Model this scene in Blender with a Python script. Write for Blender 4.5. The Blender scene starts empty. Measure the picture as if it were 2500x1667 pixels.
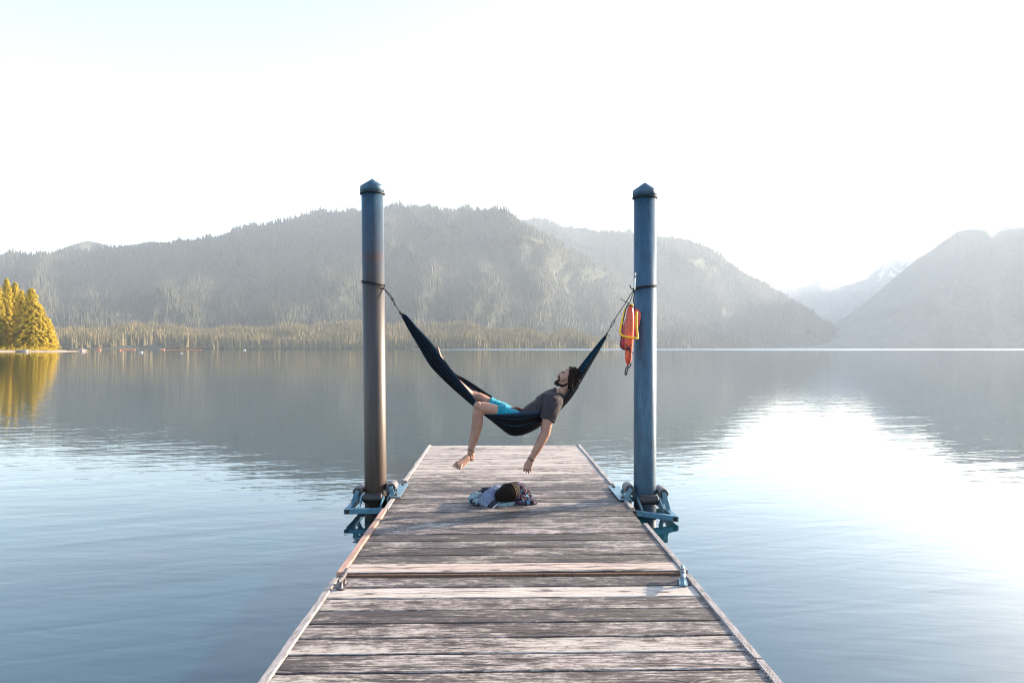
import bpy, bmesh, math, random
import numpy as np
from mathutils import Vector, Matrix, noise as mn

R = math.radians
rng = random.Random(7)
scene = bpy.context.scene
COL = scene.collection

# ------------------------------------------------------------------ camera
F = 1667.0                      # focal length in pixels of the 2500 px wide frame (24 mm lens)
CAM_H = 1.563                   # eye height above the deck (deck top is z = 0)
WATER = -0.168
cam_data = bpy.data.cameras.new('camera')
cam_data.lens = 24.0
cam_data.sensor_width = 36.0
cam_data.clip_start = 0.05
cam_data.clip_end = 60000
cam = bpy.data.objects.new('camera', cam_data)
COL.objects.link(cam)
cam.location = (0, 0, CAM_H)
cam.rotation_euler = (R(90.55), 0, R(-1.24))
scene.camera = cam
CROT = cam.rotation_euler.to_matrix()
CPOS = Vector((0, 0, CAM_H))

def ray(px, py):
    return CROT @ Vector(((px - 1250) / F, -(py - 833.5) / F, -1.0))

def P(px, py, Y):
    """place measured in the photograph at distance Y along the dock"""
    d = ray(px, py)
    return CPOS + d * (Y / d.y)

def PZ(px, py, z):
    d = ray(px, py)
    return CPOS + d * ((z - CAM_H) / d.z)

# ------------------------------------------------------------------ light
SUN_AZ, SUN_EL = 64.0, 15.0     # degrees to the right of the dock's axis, above the horizon
w = bpy.data.worlds.new('World')
scene.world = w
w.use_nodes = True
nt = w.node_tree
nt.nodes.clear()
sky = nt.nodes.new('ShaderNodeTexSky')
sky.sky_type = 'NISHITA'
sky.sun_disc = False
sky.sun_elevation = R(SUN_EL)
sky.sun_rotation = R(SUN_AZ)
sky.altitude = 200
sky.air_density = 1.0
sky.dust_density = 1.4
sky.ozone_density = 1.0
bg = nt.nodes.new('ShaderNodeBackground')
bg.inputs['Strength'].default_value = 0.108
wo = nt.nodes.new('ShaderNodeOutputWorld')
nt.links.new(sky.outputs[0], bg.inputs[0])
nt.links.new(bg.outputs[0], wo.inputs[0])

sd = bpy.data.lights.new('sun', 'SUN')
sd.energy = 5.0
sd.angle = R(1.0)
sd.color = (1.0, 0.83, 0.64)
sun = bpy.data.objects.new('sun', sd)
COL.objects.link(sun)
sdir = Vector((math.sin(R(SUN_AZ)) * math.cos(R(SUN_EL)), math.cos(R(SUN_AZ)) * math.cos(R(SUN_EL)), math.sin(R(SUN_EL))))
sun.rotation_euler = sdir.to_track_quat('Z', 'Y').to_euler()
sun.location = sdir * 50

scene.view_settings.view_transform = 'Standard'
scene.view_settings.look = 'None'
scene.view_settings.gamma = 1.0
scene.view_settings.use_curve_mapping = False
scene.view_settings.exposure = 2.3

scene.render.engine = 'CYCLES'
scene.cycles.use_denoising = True
scene.cycles.max_bounces = 8
scene.cycles.diffuse_bounces = 3
scene.cycles.glossy_bounces = 4
scene.cycles.transparent_max_bounces = 12
scene.cycles.volume_bounces = 1
scene.cycles.filter_width = 1.1
scene.cycles.caustics_reflective = False
scene.cycles.caustics_refractive = False

# ------------------------------------------------------------------ object helpers
def tag(o, label=None, cat=None, group=None, kind=None):
    if label: o['label'] = label
    if cat: o['category'] = cat
    if group: o['group'] = group
    if kind: o['kind'] = kind
    return o

def empty(name, loc=(0, 0, 0), label=None, cat=None, group=None):
    o = bpy.data.objects.new(name, None)
    o.location = loc
    o.empty_display_size = 0.1
    COL.objects.link(o)
    bpy.context.view_layer.update()
    return tag(o, label, cat, group)

def link_mesh(name, me, mat, parent=None, smooth=False):
    o = bpy.data.objects.new(name, me)
    COL.objects.link(o)
    if mat is not None:
        me.materials.clear()
        me.materials.append(mat)
    if smooth:
        me.polygons.foreach_set('use_smooth', [True] * len(me.polygons))
    if parent is not None:
        o.parent = parent
        o.matrix_parent_inverse = parent.matrix_world.inverted()
    return o

def build(name, bm, mat, parent=None, smooth=False):
    me = bpy.data.meshes.new(name)
    bm.normal_update()
    bm.to_mesh(me)
    bm.free()
    return link_mesh(name, me, mat, parent, smooth)

def pydata(name, verts, faces, mat, parent=None, smooth=False):
    me = bpy.data.meshes.new(name)
    me.from_pydata([tuple(v) for v in verts], [], faces)
    me.update()
    return link_mesh(name, me, mat, parent, smooth)

# ------------------------------------------------------------------ shape helpers (all add to a bmesh)
def add_box(bm, c, size, rot=None, bevel=0.0):
    m = Matrix.LocRotScale(Vector(c), rot, Vector(size))
    r = bmesh.ops.create_cube(bm, size=1.0, matrix=m)
    if bevel > 0:
        es = list({e for v in r['verts'] for e in v.link_edges})
        bmesh.ops.bevel(bm, geom=es, offset=bevel, segments=2, affect='EDGES', profile=0.5)

def frame_of(a, b):
    t = (b - a).normalized()
    h = Vector((0, 0, 1)) if abs(t.z) < 0.9 else Vector((1, 0, 0))
    s = t.cross(h).normalized()
    return t, s, s.cross(t)

def add_bar(bm, a, b, wd, ht):
    a, b = Vector(a), Vector(b)
    t, s, u = frame_of(a, b)
    rot = Matrix((s, t, u)).transposed().to_quaternion()
    add_box(bm, (a + b) / 2, (wd, (b - a).length, ht), rot, bevel=min(wd, ht) * 0.08)

def catmull(pts, n):
    pts = [np.array(p, float) for p in pts]
    if len(pts) == 2:
        return [pts[0] + (pts[1] - pts[0]) * k / n for k in range(n + 1)]
    ext = [2 * pts[0] - pts[1]] + pts + [2 * pts[-1] - pts[-2]]
    out = []
    for i in range(1, len(ext) - 2):
        p0, p1, p2, p3 = ext[i - 1:i + 3]
        for k in range(n):
            t = k / n
            out.append(0.5 * (2 * p1 + (p2 - p0) * t + (2 * p0 - 5 * p1 + 4 * p2 - p3) * t * t + (3 * p1 - p0 - 3 * p2 + p3) * t ** 3))
    out.append(pts[-1])
    return out

def add_tube(bm, pts, rad, seg=10, n=4, side=None, closed=False, round_ends=True):
    """tapered tube through pts; rad a number, a list, or a list of (across, through) radii"""
    pts = [Vector(p) for p in pts]
    if not isinstance(rad, (list, tuple)):
        rad = [rad] * len(pts)
    rr = [(r, r) if not isinstance(r, (list, tuple)) else r for r in rad]
    data = [list(p) + list(r) for p, r in zip(pts, rr)]
    if closed:
        data = data + [data[0]]
    sm = catmull(data, n)
    if closed:
        sm = sm[:-1]
    C = [Vector(d[:3]) for d in sm]
    A = [(max(d[3], 1e-4), max(d[4], 1e-4)) for d in sm]
    N = len(C)
    def tang(i):
        if closed:
            return (C[(i + 1) % N] - C[i - 1]).normalized()
        return (C[min(i + 1, N - 1)] - C[max(i - 1, 0)]).normalized()
    rings = []
    s = None
    extra = []
    if round_ends and not closed:
        t0, t1 = tang(0), tang(N - 1)
        r0, r1 = A[0][1], A[-1][1]
        pre = [(C[0] - t0 * r0 * math.sin(q), (A[0][0] * math.cos(q), A[0][1] * math.cos(q)), t0) for q in (R(78), R(50), R(25))]
        post = [(C[-1] + t1 * r1 * math.sin(q), (A[-1][0] * math.cos(q), A[-1][1] * math.cos(q)), t1) for q in (R(25), R(50), R(78))]
        seq = pre + [(C[i], A[i], tang(i)) for i in range(N)] + post
    else:
        seq = [(C[i], A[i], tang(i)) for i in range(N)]
    for c, (ra, rb), t in seq:
        if side is not None:
            s = Vector(side) - t * Vector(side).dot(t)
            s.normalize()
        elif s is None:
            _, s, _ = frame_of(Vector((0, 0, 0)), t)
        else:
            s = (s - t * s.dot(t)).normalized()
        u = s.cross(t)
        rings.append([bm.verts.new(c + s * (ra * math.cos(2 * math.pi * k / seg)) + u * (rb * math.sin(2 * math.pi * k / seg))) for k in range(seg)])
    M = len(rings)
    for i in range(M if closed else M - 1):
        a, b = rings[i], rings[(i + 1) % M]
        for k in range(seg):
            bm.faces.new((a[k], a[(k + 1) % seg], b[(k + 1) % seg], b[k]))
    if not closed:
        bm.faces.new(list(reversed(rings[0])))
        bm.faces.new(rings[-1])

def add_ell(bm, c, radii, axes=None, seg=16):
    m3 = Matrix.Identity(3) if axes is None else Matrix(axes).transposed()
    m = Matrix.Translation(Vector(c)) @ m3.to_4x4() @ Matrix.Diagonal(Vector(radii)).to_4x4()
    bmesh.ops.create_uvsphere(bm, u_segments=seg, v_segments=max(8, seg * 2 // 3), radius=1.0, matrix=m)

def add_cyl(bm, a, b, r0, r1=None, seg=24, caps=True):
    a, b = Vector(a), Vector(b)
    r1 = r0 if r1 is None else r1
    t, s, u = frame_of(a, b)
    rot = Matrix((s, u, -t)).transposed() if False else t.to_track_quat('Z', 'Y').to_matrix()
    m = Matrix.Translation((a + b) / 2) @ rot.to_4x4()
    bmesh.ops.create_cone(bm, cap_ends=caps, segments=seg, radius1=r0, radius2=r1, depth=(b - a).length, matrix=m)

def add_lathe(bm, base, axis, prof, seg=32):
    """profile of (radius, height along axis)"""
    axis = Vector(axis).normalized()
    rot = axis.to_track_quat('Z', 'Y').to_matrix()
    rings = []
    for r, h in prof:
        rings.append([bm.verts.new(Vector(base) + rot @ Vector((r * math.cos(2 * math.pi * k / seg), r * math.sin(2 * math.pi * k / seg), h))) for k in range(seg)])
    for a, b in zip(rings[:-1], rings[1:]):
        for k in range(seg):
            bm.faces.new((a[k], a[(k + 1) % seg], b[(k + 1) % seg], b[k]))
    bm.faces.new(list(reversed(rings[0])))
    bm.faces.new(rings[-1])

def fuse(name, bm, voxel, smooth, mat, parent=None, warp=None):
    """melt the closed shapes of a bmesh into one continuous skin"""
    me = bpy.data.meshes.new(name)
    bmesh.ops.recalc_face_normals(bm, faces=bm.faces)
    bm.to_mesh(me)
    bm.free()
    o = bpy.data.objects.new(name, me)
    COL.objects.link(o)
    m = o.modifiers.new('r', 'REMESH')
    m.mode = 'VOXEL'
    m.voxel_size = voxel
    m.use_smooth_shade = True
    if smooth:
        s = o.modifiers.new('s', 'SMOOTH')
        s.factor = 0.5
        s.iterations = smooth
    dg = bpy.context.evaluated_depsgraph_get()
    ev = bpy.data.meshes.new_from_object(o.evaluated_get(dg), depsgraph=dg)
    bpy.data.objects.remove(o)
    if warp:
        vs = [v.co.copy() for v in ev.vertices]
        ns = [v.normal.copy() for v in ev.vertices]
        for v, c, nn in zip(ev.vertices, vs, ns):
            v.co = warp(c, nn)
        ev.update()
    ev.name = name
    return link_mesh(name, ev, mat, parent, smooth=True)

# ------------------------------------------------------------------ material helpers
class Mat:
    def __init__(self, name):
        self.m = bpy.data.materials.new(name)
        self.m.use_nodes = True
        self.t = self.m.node_tree
        self.b = self.t.nodes['Principled BSDF']
        self.out = self.t.nodes['Material Output']
    def n(self, typ, **kw):
        x = self.t.nodes.new(typ)
        for k, v in kw.items():
            setattr(x, k, v)
        return x
    def l(self, a, b):
        self.t.links.new(a, b)
    def put(self, sock, val):
        if hasattr(val, 'is_output') or isinstance(val, bpy.types.NodeSocket):
            self.l(val, sock)
        else:
            sock.default_value = val
    def coord(self, kind='Object'):
        return self.n('ShaderNodeTexCoord').outputs[kind]
    def vmath(self, op, a, b=None):
        x = self.n('ShaderNodeVectorMath', operation=op)
        self.put(x.inputs[0], a)
        if b is not None:
            self.put(x.inputs[1], b)
        return x.outputs[0]
    def math(self, op, a, b=None, c=None, clamp=False):
        x = self.n('ShaderNodeMath', operation=op, use_clamp=clamp)
        self.put(x.inputs[0], a)
        if b is not None: self.put(x.inputs[1], b)
        if c is not None: self.put(x.inputs[2], c)
        return x.outputs[0]
    def noise(self, vec, scale=1.0, detail=4.0, rough=0.55, dist=0.0):
        x = self.n('ShaderNodeTexNoise')
        self.l(vec, x.inputs['Vector'])
        x.inputs['Scale'].default_value = scale
        x.inputs['Detail'].default_value = detail
        x.inputs['Roughness'].default_value = rough
        x.inputs['Distortion'].default_value = dist
        return x.outputs['Fac']
    def ramp(self, fac, stops, mode='LINEAR'):
        x = self.n('ShaderNodeValToRGB')
        x.color_ramp.interpolation = mode
        e = x.color_ramp.elements
        while len(e) < len(stops):
            e.new(0.5)
        for el, (p, c) in zip(e, stops):
            el.position = p
            el.color = c if len(c) == 4 else (c[0], c[1], c[2], 1)
        self.l(fac, x.inputs[0])
        return x.outputs[0]
    def step(self, fac, a, b, lo=0.0, hi=1.0):
        x = self.n('ShaderNodeMapRange')
        x.clamp = True
        self.put(x.inputs['Value'], fac)
        x.inputs['From Min'].default_value = a
        x.inputs['From Max'].default_value = b
        x.inputs['To Min'].default_value = lo
        x.inputs['To Max'].default_value = hi
        return x.outputs['Result']
    def mix(self, f, a, b, mode='MIX'):
        x = self.n('ShaderNodeMix', data_type='RGBA', blend_type=mode)
        self.put(x.inputs[0], f)
        self.put(x.inputs[6], a if not isinstance(a, tuple) else (a[0], a[1], a[2], 1))
        self.put(x.inputs[7], b if not isinstance(b, tuple) else (b[0], b[1], b[2], 1))
        return x.outputs[2]
    def bump(self, h, strength=0.5, dist=0.01):
        x = self.n('ShaderNodeBump')
        x.inputs['Strength'].default_value = strength
        x.inputs['Distance'].default_value = dist
        self.l(h, x.inputs['Height'])
        self.l(x.outputs[0], self.b.inputs['Normal'])
        return x
    def set(self, **kw):
        names = dict(color='Base Color', rough='Roughness', metal='Metallic', spec='Specular IOR Level', ior='IOR',
                     sheen='Sheen Weight', sss='Subsurface Weight', trans='Transmission Weight', coat='Coat Weight')
        for k, v in kw.items():
            if k == 'color' and isinstance(v, tuple):
                v = (v[0], v[1], v[2], 1)
            self.put(self.b.inputs[names[k]], v)
        return self

def plain(name, col, rough=0.6, metal=0.0, var=0.25, scale=20.0, bump=0.0, spec=0.5, bscale=None):
    M = Mat(name)
    co = M.coord()
    n = M.noise(co, scale, 5, 0.6)
    dark = tuple(c * (1 - var) for c in col)
    lite = tuple(min(1, c * (1 + var)) for c in col)
    M.set(color=M.mix(M.step(n, 0.3, 0.7), dark, lite), rough=rough, metal=metal, spec=spec)
    if bump:
        M.bump(M.noise(co, bscale or scale * 4, 4, 0.6), bump, 0.003)
    return M.m

# ================================================================== MATERIALS
def wood_deck():
    M = Mat('weathered_deck_wood')
    oi = M.n('ShaderNodeObjectInfo')
    rnd = oi.outputs['Random']
    off = M.n('ShaderNodeCombineXYZ')
    M.put(off.inputs[0], M.math('MULTIPLY', rnd, 37.0))
    M.put(off.inputs[1], M.math('MULTIPLY', rnd, 91.0))
    M.put(off.inputs[2], M.math('MULTIPLY', rnd, 13.0))
    co = M.vmath('ADD', M.coord(), off.outputs[0])
    # knots bend the grain around them
    kv = M.n('ShaderNodeTexVoronoi', voronoi_dimensions='2D')
    M.l(M.vmath('MULTIPLY', co, (2.0, 5.5, 5.5)), kv.inputs['Vector'])
    kv.inputs['Scale'].default_value = 1.0
    kd = kv.outputs['Distance']
    kfall = M.step(kd, 0.0, 0.34, 1.0, 0.0)
    wv = M.noise(M.vmath('MULTIPLY', co, (1.3, 3.0, 3.0)), 1.0, 3, 0.5)
    bend = M.n('ShaderNodeCombineXYZ')
    M.put(bend.inputs[1], M.math('ADD', M.math('MULTIPLY', M.math('POWER', kfall, 2.0), 0.035), M.math('MULTIPLY', wv, 0.045)))
    cg = M.vmath('ADD', co, bend.outputs[0])
    g1 = M.noise(M.vmath('MULTIPLY', cg, (5.0, 66.0, 20.0)), 1.0, 6, 0.72)
    g2 = M.noise(M.vmath('MULTIPLY', cg, (9.0, 190.0, 60.0)), 1.0, 3, 0.6)
    st = M.noise(M.vmath('MULTIPLY', co, (1.1, 2.6, 2.6)), 1.0, 3, 0.55)
    st2 = M.noise(M.vmath('MULTIPLY', cg, (11.0, 30.0, 24.0)), 1.0, 9, 0.78)
    st3 = M.noise(M.vmath('MULTIPLY', co, (34.0, 60.0, 60.0)), 1.0, 5, 0.7)
    # ragged dirty patches that follow the grain
    d = M.math('ADD', M.math('MULTIPLY', st, 0.50), M.math('MULTIPLY', g1, 0.50))
    d = M.math('ADD', d, M.math('MULTIPLY', st2, 0.85))
    d = M.math('ADD', d, M.math('MULTIPLY', st3, 0.25))
    d = M.math('ADD', d, M.math('MULTIPLY', kfall, 0.10))
    d = M.math('ADD', d, M.math('MULTIPLY', M.math('SUBTRACT', oi.outputs['Alpha'], 0.5), 0.75))
    dn = M.step(d, 0.84, 1.24)
    col = M.ramp(dn, [(0.0, (0.43, 0.395, 0.36)), (0.28, (0.37, 0.335, 0.303)), (0.42, (0.235, 0.204, 0.184)),
                      (0.54, (0.125, 0.103, 0.094)), (0.70, (0.062, 0.048, 0.044)), (1.0, (0.034, 0.025, 0.024))])
    tint = M.mix(1.0, col, oi.outputs['Color'], 'MULTIPLY')
    col = M.mix(M.step(g2, 0.34, 0.56, 0.6, 0.0), tint, (0.06, 0.046, 0.044))
    ck = M.noise(M.vmath('MULTIPLY', cg, (0.7, 15.0, 10.0)), 1.0, 3, 0.5)
    crack = M.step(M.math('ABSOLUTE', M.math('SUBTRACT', ck, 0.54)), 0.0, 0.030, 1.0, 0.0)
    crack = M.math('MULTIPLY', crack, M.step(st, 0.36, 0.46))
    xk = M.noise(M.vmath('MULTIPLY', co, (46.0, 7.0, 7.0)), 1.0, 2, 0.5)
    xk = M.math('MULTIPLY', M.step(M.math('ABSOLUTE', M.math('SUBTRACT', xk, 0.5)), 0.0, 0.014, 1.0, 0.0), M.step(st2, 0.50, 0.58))
    crack = M.math('MAXIMUM', crack, M.math('MULTIPLY', xk, 0.6))
    col = M.mix(M.math('MULTIPLY', crack, 0.95), col, (0.016, 0.011, 0.010))
    knot = M.step(M.math('ADD', kd, M.math('MULTIPLY', M.math('SUBTRACT', st3, 0.5), 0.12)), 0.05, 0.105, 1.0, 0.0)
    col = M.mix(M.math('MULTIPLY', knot, 0.8), col, (0.045, 0.028, 0.024))
    M.set(color=col, rough=M.step(g1, 0.3, 0.7, 0.72, 0.5), spec=0.4)
    h = M.math('ADD', M.math('MULTIPLY', g1, 0.7), M.math('MULTIPLY', g2, 0.35))
    h = M.math('SUBTRACT', h, M.math('MULTIPLY', crack, 0.9))
    h = M.math('SUBTRACT', h, M.math('MULTIPLY', knot, 0.2))
    M.bump(h, 0.75, 0.005)
    return M.m

def wood_side(name, pale, dark):
    M = Mat(name)
    co = M.coord()
    g = M.noise(M.vmath('MULTIPLY', co, (40.0, 2.0, 40.0)), 1.0, 5, 0.65)
    s = M.noise(M.vmath('MULTIPLY', co, (8.0, 3.0, 8.0)), 1.0, 5, 0.7)
    f = M.math('ADD', M.math('MULTIPLY', g, 0.6), M.math('MULTIPLY', s, 0.5))
    M.set(color=M.ramp(f, [(0.40, pale), (0.56, tuple(0.65 * a + 0.35 * b for a, b in zip(pale, dark))), (0.72, dark)]), rough=0.7, spec=0.3)
    M.bump(g, 0.6, 0.004)
    return M.m

def ribbed_rubber(name, dashes):
    M = Mat(name)
    co = M.coord()
    sp = M.n('ShaderNodeSeparateXYZ')
    M.l(co, sp.inputs[0])
    a = M.math('SINE', M.math('MULTIPLY', sp.outputs[0], 520.0))
    n = M.noise(M.vmath('MULTIPLY', co, (60.0, 12.0, 60.0)), 1.0, 4, 0.65)
    if dashes:
        b = M.math('SINE', M.math('MULTIPLY', M.math('ADD', sp.outputs[1], M.math('MULTIPLY', sp.outputs[0], 0.8)), 190.0))
        a = M.math('MULTIPLY', M.step(a, 0.0, 0.6), M.step(b, -0.1, 0.5))
        f = M.math('SUBTRACT', n, M.math('MULTIPLY', a, 0.30))
    else:
        f = M.math('ADD', n, M.math('MULTIPLY', a, 0.13))
    M.set(color=M.ramp(f, [(0.22, (0.05, 0.042, 0.042)), (0.40, (0.19, 0.17, 0.17)), (0.62, (0.33, 0.305, 0.305))]), rough=0.75, spec=0.3)
    M.bump(f, 0.35, 0.003)
    return M.m

def pile_steel(name, brown):
    M = Mat(name)
    co = M.coord()
    sp = M.n('ShaderNodeSeparateXYZ')
    M.l(co, sp.inputs[0])
    streak = M.noise(M.vmath('MULTIPLY', co, (26.0, 26.0, 1.2)), 1.0, 5, 0.65)
    speck = M.noise(co, 130.0, 3, 0.7)
    blot = M.noise(M.vmath('MULTIPLY', co, (5.0, 5.0, 1.6)), 1.0, 4, 0.6)
    blue = M.mix(M.step(streak, 0.3, 0.72), (0.022, 0.068, 0.120), (0.050, 0.125, 0.200))
    blue = M.mix(M.step(speck, 0.56, 0.66, 0.0, 0.6), blue, (0.15, 0.24, 0.31))
    blue = M.mix(M.step(streak, 0.60, 0.68, 0.0, 0.7), blue, (0.016, 0.022, 0.034))
    mott = M.noise(M.vmath('MULTIPLY', co, (14.0, 14.0, 5.0)), 1.0, 6, 0.72)
    blue = M.mix(M.step(mott, 0.35, 0.65, 0.65, 0.0), blue, (0.020, 0.040, 0.066))
    blue = M.mix(M.step(mott, 0.60, 0.72, 0.0, 0.5), blue, (0.10, 0.145, 0.175))
    scuff = M.noise(M.vmath('MULTIPLY', co, (60.0, 60.0, 7.0)), 1.0, 3, 0.6)
    blue = M.mix(M.step(scuff, 0.66, 0.70, 0.0, 0.8), blue, (0.014, 0.014, 0.018))
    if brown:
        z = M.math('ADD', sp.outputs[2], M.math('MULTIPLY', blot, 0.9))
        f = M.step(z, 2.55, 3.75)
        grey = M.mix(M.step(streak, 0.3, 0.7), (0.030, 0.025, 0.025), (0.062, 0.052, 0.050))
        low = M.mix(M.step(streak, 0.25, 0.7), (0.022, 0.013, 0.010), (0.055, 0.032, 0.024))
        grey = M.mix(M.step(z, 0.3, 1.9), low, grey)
        c = M.mix(f, grey, blue)  # blue at the top, turning grey-brown further down
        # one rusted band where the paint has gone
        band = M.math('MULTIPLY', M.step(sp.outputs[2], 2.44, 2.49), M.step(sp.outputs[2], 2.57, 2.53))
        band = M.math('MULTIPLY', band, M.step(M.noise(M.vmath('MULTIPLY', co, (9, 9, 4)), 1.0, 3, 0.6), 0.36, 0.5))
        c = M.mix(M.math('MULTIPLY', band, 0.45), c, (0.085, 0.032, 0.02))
    else:
        z = M.math('ADD', sp.outputs[2], M.math('MULTIPLY', blot, 0.5))
        low = M.step(z, 0.45, 0.05, 0.0, 0.55)
        c = M.mix(low, blue, (0.06, 0.045, 0.04))
    M.set(color=c, rough=M.step(speck, 0.3, 0.7, 0.38, 0.58), metal=0.25, spec=0.5)
    M.bump(M.math('ADD', M.math('MULTIPLY', speck, 0.5), streak), 0.25, 0.003)
    return M.m

def water_mat():
    M = Mat('lake_water')
    g = M.n('ShaderNodeNewGeometry')
    pos = g.outputs['Position']
    sp = M.n('ShaderNodeSeparateXYZ')
    M.l(pos, sp.inputs[0])
    rot = M.n('ShaderNodeVectorRotate')
    rot.rotation_type = 'Z_AXIS'
    rot.inputs['Angle'].default_value = R(-16)
    M.l(pos, rot.inputs['Vector'])
    rot2 = M.n('ShaderNodeVectorRotate')
    rot2.rotation_type = 'Z_AXIS'
    rot2.inputs['Angle'].default_value = R(9)
    M.l(pos, rot2.inputs['Vector'])
    a = M.noise(M.vmath('MULTIPLY', rot.outputs[0], (0.55, 2.6, 1.0)), 1.0, 2.0, 0.45, 0.6)
    b = M.noise(M.vmath('MULTIPLY', rot2.outputs[0], (1.9, 7.5, 1.0)), 1.0, 2.0, 0.5, 0.3)
    c = M.noise(M.vmath('MULTIPLY', pos, (0.16, 0.5, 1.0)), 1.0, 2.0, 0.5)
    h = M.math('ADD', M.math('MULTIPLY', a, 0.0052), M.math('MULTIPLY', b, 0.0020))
    h = M.math('ADD', h, M.math('MULTIPLY', c, 0.007))
    # wind patches: far out the lake is ruffled in bands
    band = M.noise(M.vmath('MULTIPLY', pos, (0.0012, 0.006, 1.0)), 1.0, 3, 0.5)
    far = M.math('MULTIPLY', M.step(sp.outputs[1], 430, 520), M.step(M.math('DIVIDE', sp.outputs[0], sp.outputs[1]), -0.16, 0.06))
    ruff = M.math('MULTIPLY', far, M.step(band, 0.22, 0.34))
    bp = M.bump(h, 1.0, 1.0)
    rough = M.math('ADD', M.step(sp.outputs[1], 15, 400, 0.004, 0.03), M.math('MULTIPLY', ruff, 0.42))
    M.set(color=(0.0030, 0.026, 0.036), rough=rough, ior=1.72, spec=0.5)
    return M.m

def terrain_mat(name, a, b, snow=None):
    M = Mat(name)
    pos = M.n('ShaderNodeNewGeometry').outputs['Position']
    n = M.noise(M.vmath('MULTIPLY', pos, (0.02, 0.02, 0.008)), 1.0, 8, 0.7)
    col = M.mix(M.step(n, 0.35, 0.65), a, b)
    if snow:
        sp = M.n('ShaderNodeSeparateXYZ')
        M.l(pos, sp.inputs[0])
        sn = M.noise(M.vmath('MULTIPLY', pos, (0.006, 0.006, 0.003)), 1.0, 7, 0.72)
        hgt = M.step(sp.outputs[2], snow[0], snow[1], -0.25, 0.16)
        f = M.step(M.math('ADD', sn, hgt), 0.52, 0.60)
        col = M.mix(f, col, (0.42, 0.44, 0.47))
    M.set(color=col, rough=0.95, spec=0.1)
    return M.m

def leaf_mat(name, a, b, trans=0.35):
    M = Mat(name)
    oi = M.n('ShaderNodeObjectInfo')
    pos = M.n('ShaderNodeNewGeometry').outputs['Position']
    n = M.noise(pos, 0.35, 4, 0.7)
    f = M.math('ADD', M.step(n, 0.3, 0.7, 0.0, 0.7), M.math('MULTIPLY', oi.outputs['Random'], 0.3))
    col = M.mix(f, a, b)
    M.set(color=col, rough=0.7, spec=0.2)
    tr = M.n('ShaderNodeBsdfTranslucent')
    M.l(col, tr.inputs['Color'])
    mx = M.n('ShaderNodeMixShader')
    mx.inputs[0].default_value = trans
    M.l(M.b.outputs[0], mx.inputs[1])
    M.l(tr.outputs[0], mx.inputs[2])
    M.l(mx.outputs[0], M.out.inputs['Surface'])
    return M.m

def hammock_mat():
    M = Mat('striped_hammock_cloth')
    uv = M.n('ShaderNodeTexCoord').outputs['UV']
    sp = M.n('ShaderNodeSeparateXYZ')
    M.l(uv, sp.inputs[0])
    s = M.math('SINE', M.math('MULTIPLY', sp.outputs[1], 190.0))
    wide = M.noise(M.vmath('MULTIPLY', uv, (0.6, 17.0, 1.0)), 1.0, 2, 0.5)
    fine = M.noise(M.vmath('MULTIPLY', uv, (260.0, 60.0, 1.0)), 1.0, 2, 0.5)
    f = M.math('MULTIPLY', M.step(s, 0.15, 0.9), M.step(wide, 0.40, 0.62))
    f = M.math('MULTIPLY', f, M.step(fine, 0.3, 0.6, 0.35, 1.0))
    col = M.mix(f, (0.0065, 0.0055, 0.0065), (0.026, 0.066, 0.120))
    col = M.mix(M.math('MULTIPLY', M.math('MULTIPLY', M.step(wide, 0.60, 0.64), M.math('MAXIMUM', M.step(sp.outputs[0], 0.80, 0.90), 0.12)), 0.9), col, (0.010, 0.15, 0.28))
    rim = M.step(sp.outputs[1], 0.035, 0.01)
    col = M.mix(M.math('MULTIPLY', rim, 0.75), col, (0.03, 0.06, 0.11))
    M.set(color=col, rough=0.85, spec=0.08)
    M.bump(M.math('ADD', M.math('MULTIPLY', wide, 6.0), M.math('ADD', s, fine)), 0.6, 0.004)
    return M.m

def skin_mat():
    M = Mat('skin')
    co = M.coord()
    n = M.noise(co, 9, 4, 0.6)
    hair = M.noise(M.vmath('MULTIPLY', co, (150, 150, 60)), 1.0, 3, 0.7)
    col = M.mix(M.step(n, 0.3, 0.7), (0.27, 0.135, 0.095), (0.37, 0.20, 0.148))
    # body hair on the shins
    sp = M.n('ShaderNodeSeparateXYZ')
    M.l(co, sp.inputs[0])
    shin = M.math('MULTIPLY', M.step(sp.outputs[0], -0.10, -0.16), M.step(sp.outputs[2], 0.50, 0.58))
    col = M.mix(M.math('MULTIPLY', M.math('MULTIPLY', M.step(hair, 0.5, 0.66), shin), 0.7), col, (0.09, 0.05, 0.038))
    M.set(color=col, rough=0.5, spec=0.4, sss=0.08)
    M.b.inputs['Subsurface Radius'].default_value = (0.012, 0.005, 0.003)
    return M.m

def cloth(name, col, var=0.2, scale=14, bump=0.5, sheen=0.15, weave=420):
    M = Mat(name)
    co = M.coord()
    n = M.noise(co, scale, 5, 0.6, 0.6)
    f = M.noise(co, weave, 2, 0.5)
    M.set(color=M.mix(M.step(n, 0.3, 0.7), tuple(c * (1 - var) for c in col), tuple(min(1, c * (1 + var)) for c in col)), rough=0.9, spec=0.15, sheen=sheen)
    M.bump(M.math('ADD', M.math('MULTIPLY', n, 1.0), M.math('MULTIPLY', f, 0.15)), bump, 0.012)
    return M.m

def printed_cloth(name, base, ink, scale=16, thr=0.56, ink2=None):
    M = Mat(name)
    co = M.coord()
    w1 = M.noise(co, scale, 2, 0.4, 1.6)
    ring = M.step(M.math('ABSOLUTE', M.math('SUBTRACT', w1, thr)), 0.016, 0.03, 1.0, 0.0)
    col = M.mix(ring, base, ink)
    if ink2:
        col = M.mix(M.step(M.noise(co, scale * 0.7, 2, 0.4, 0.8), 0.60, 0.64), col, ink2)
    M.set(color=col, rough=0.9, spec=0.1)
    M.bump(M.noise(co, 25, 4, 0.6), 0.5, 0.01)
    return M.m

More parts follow.
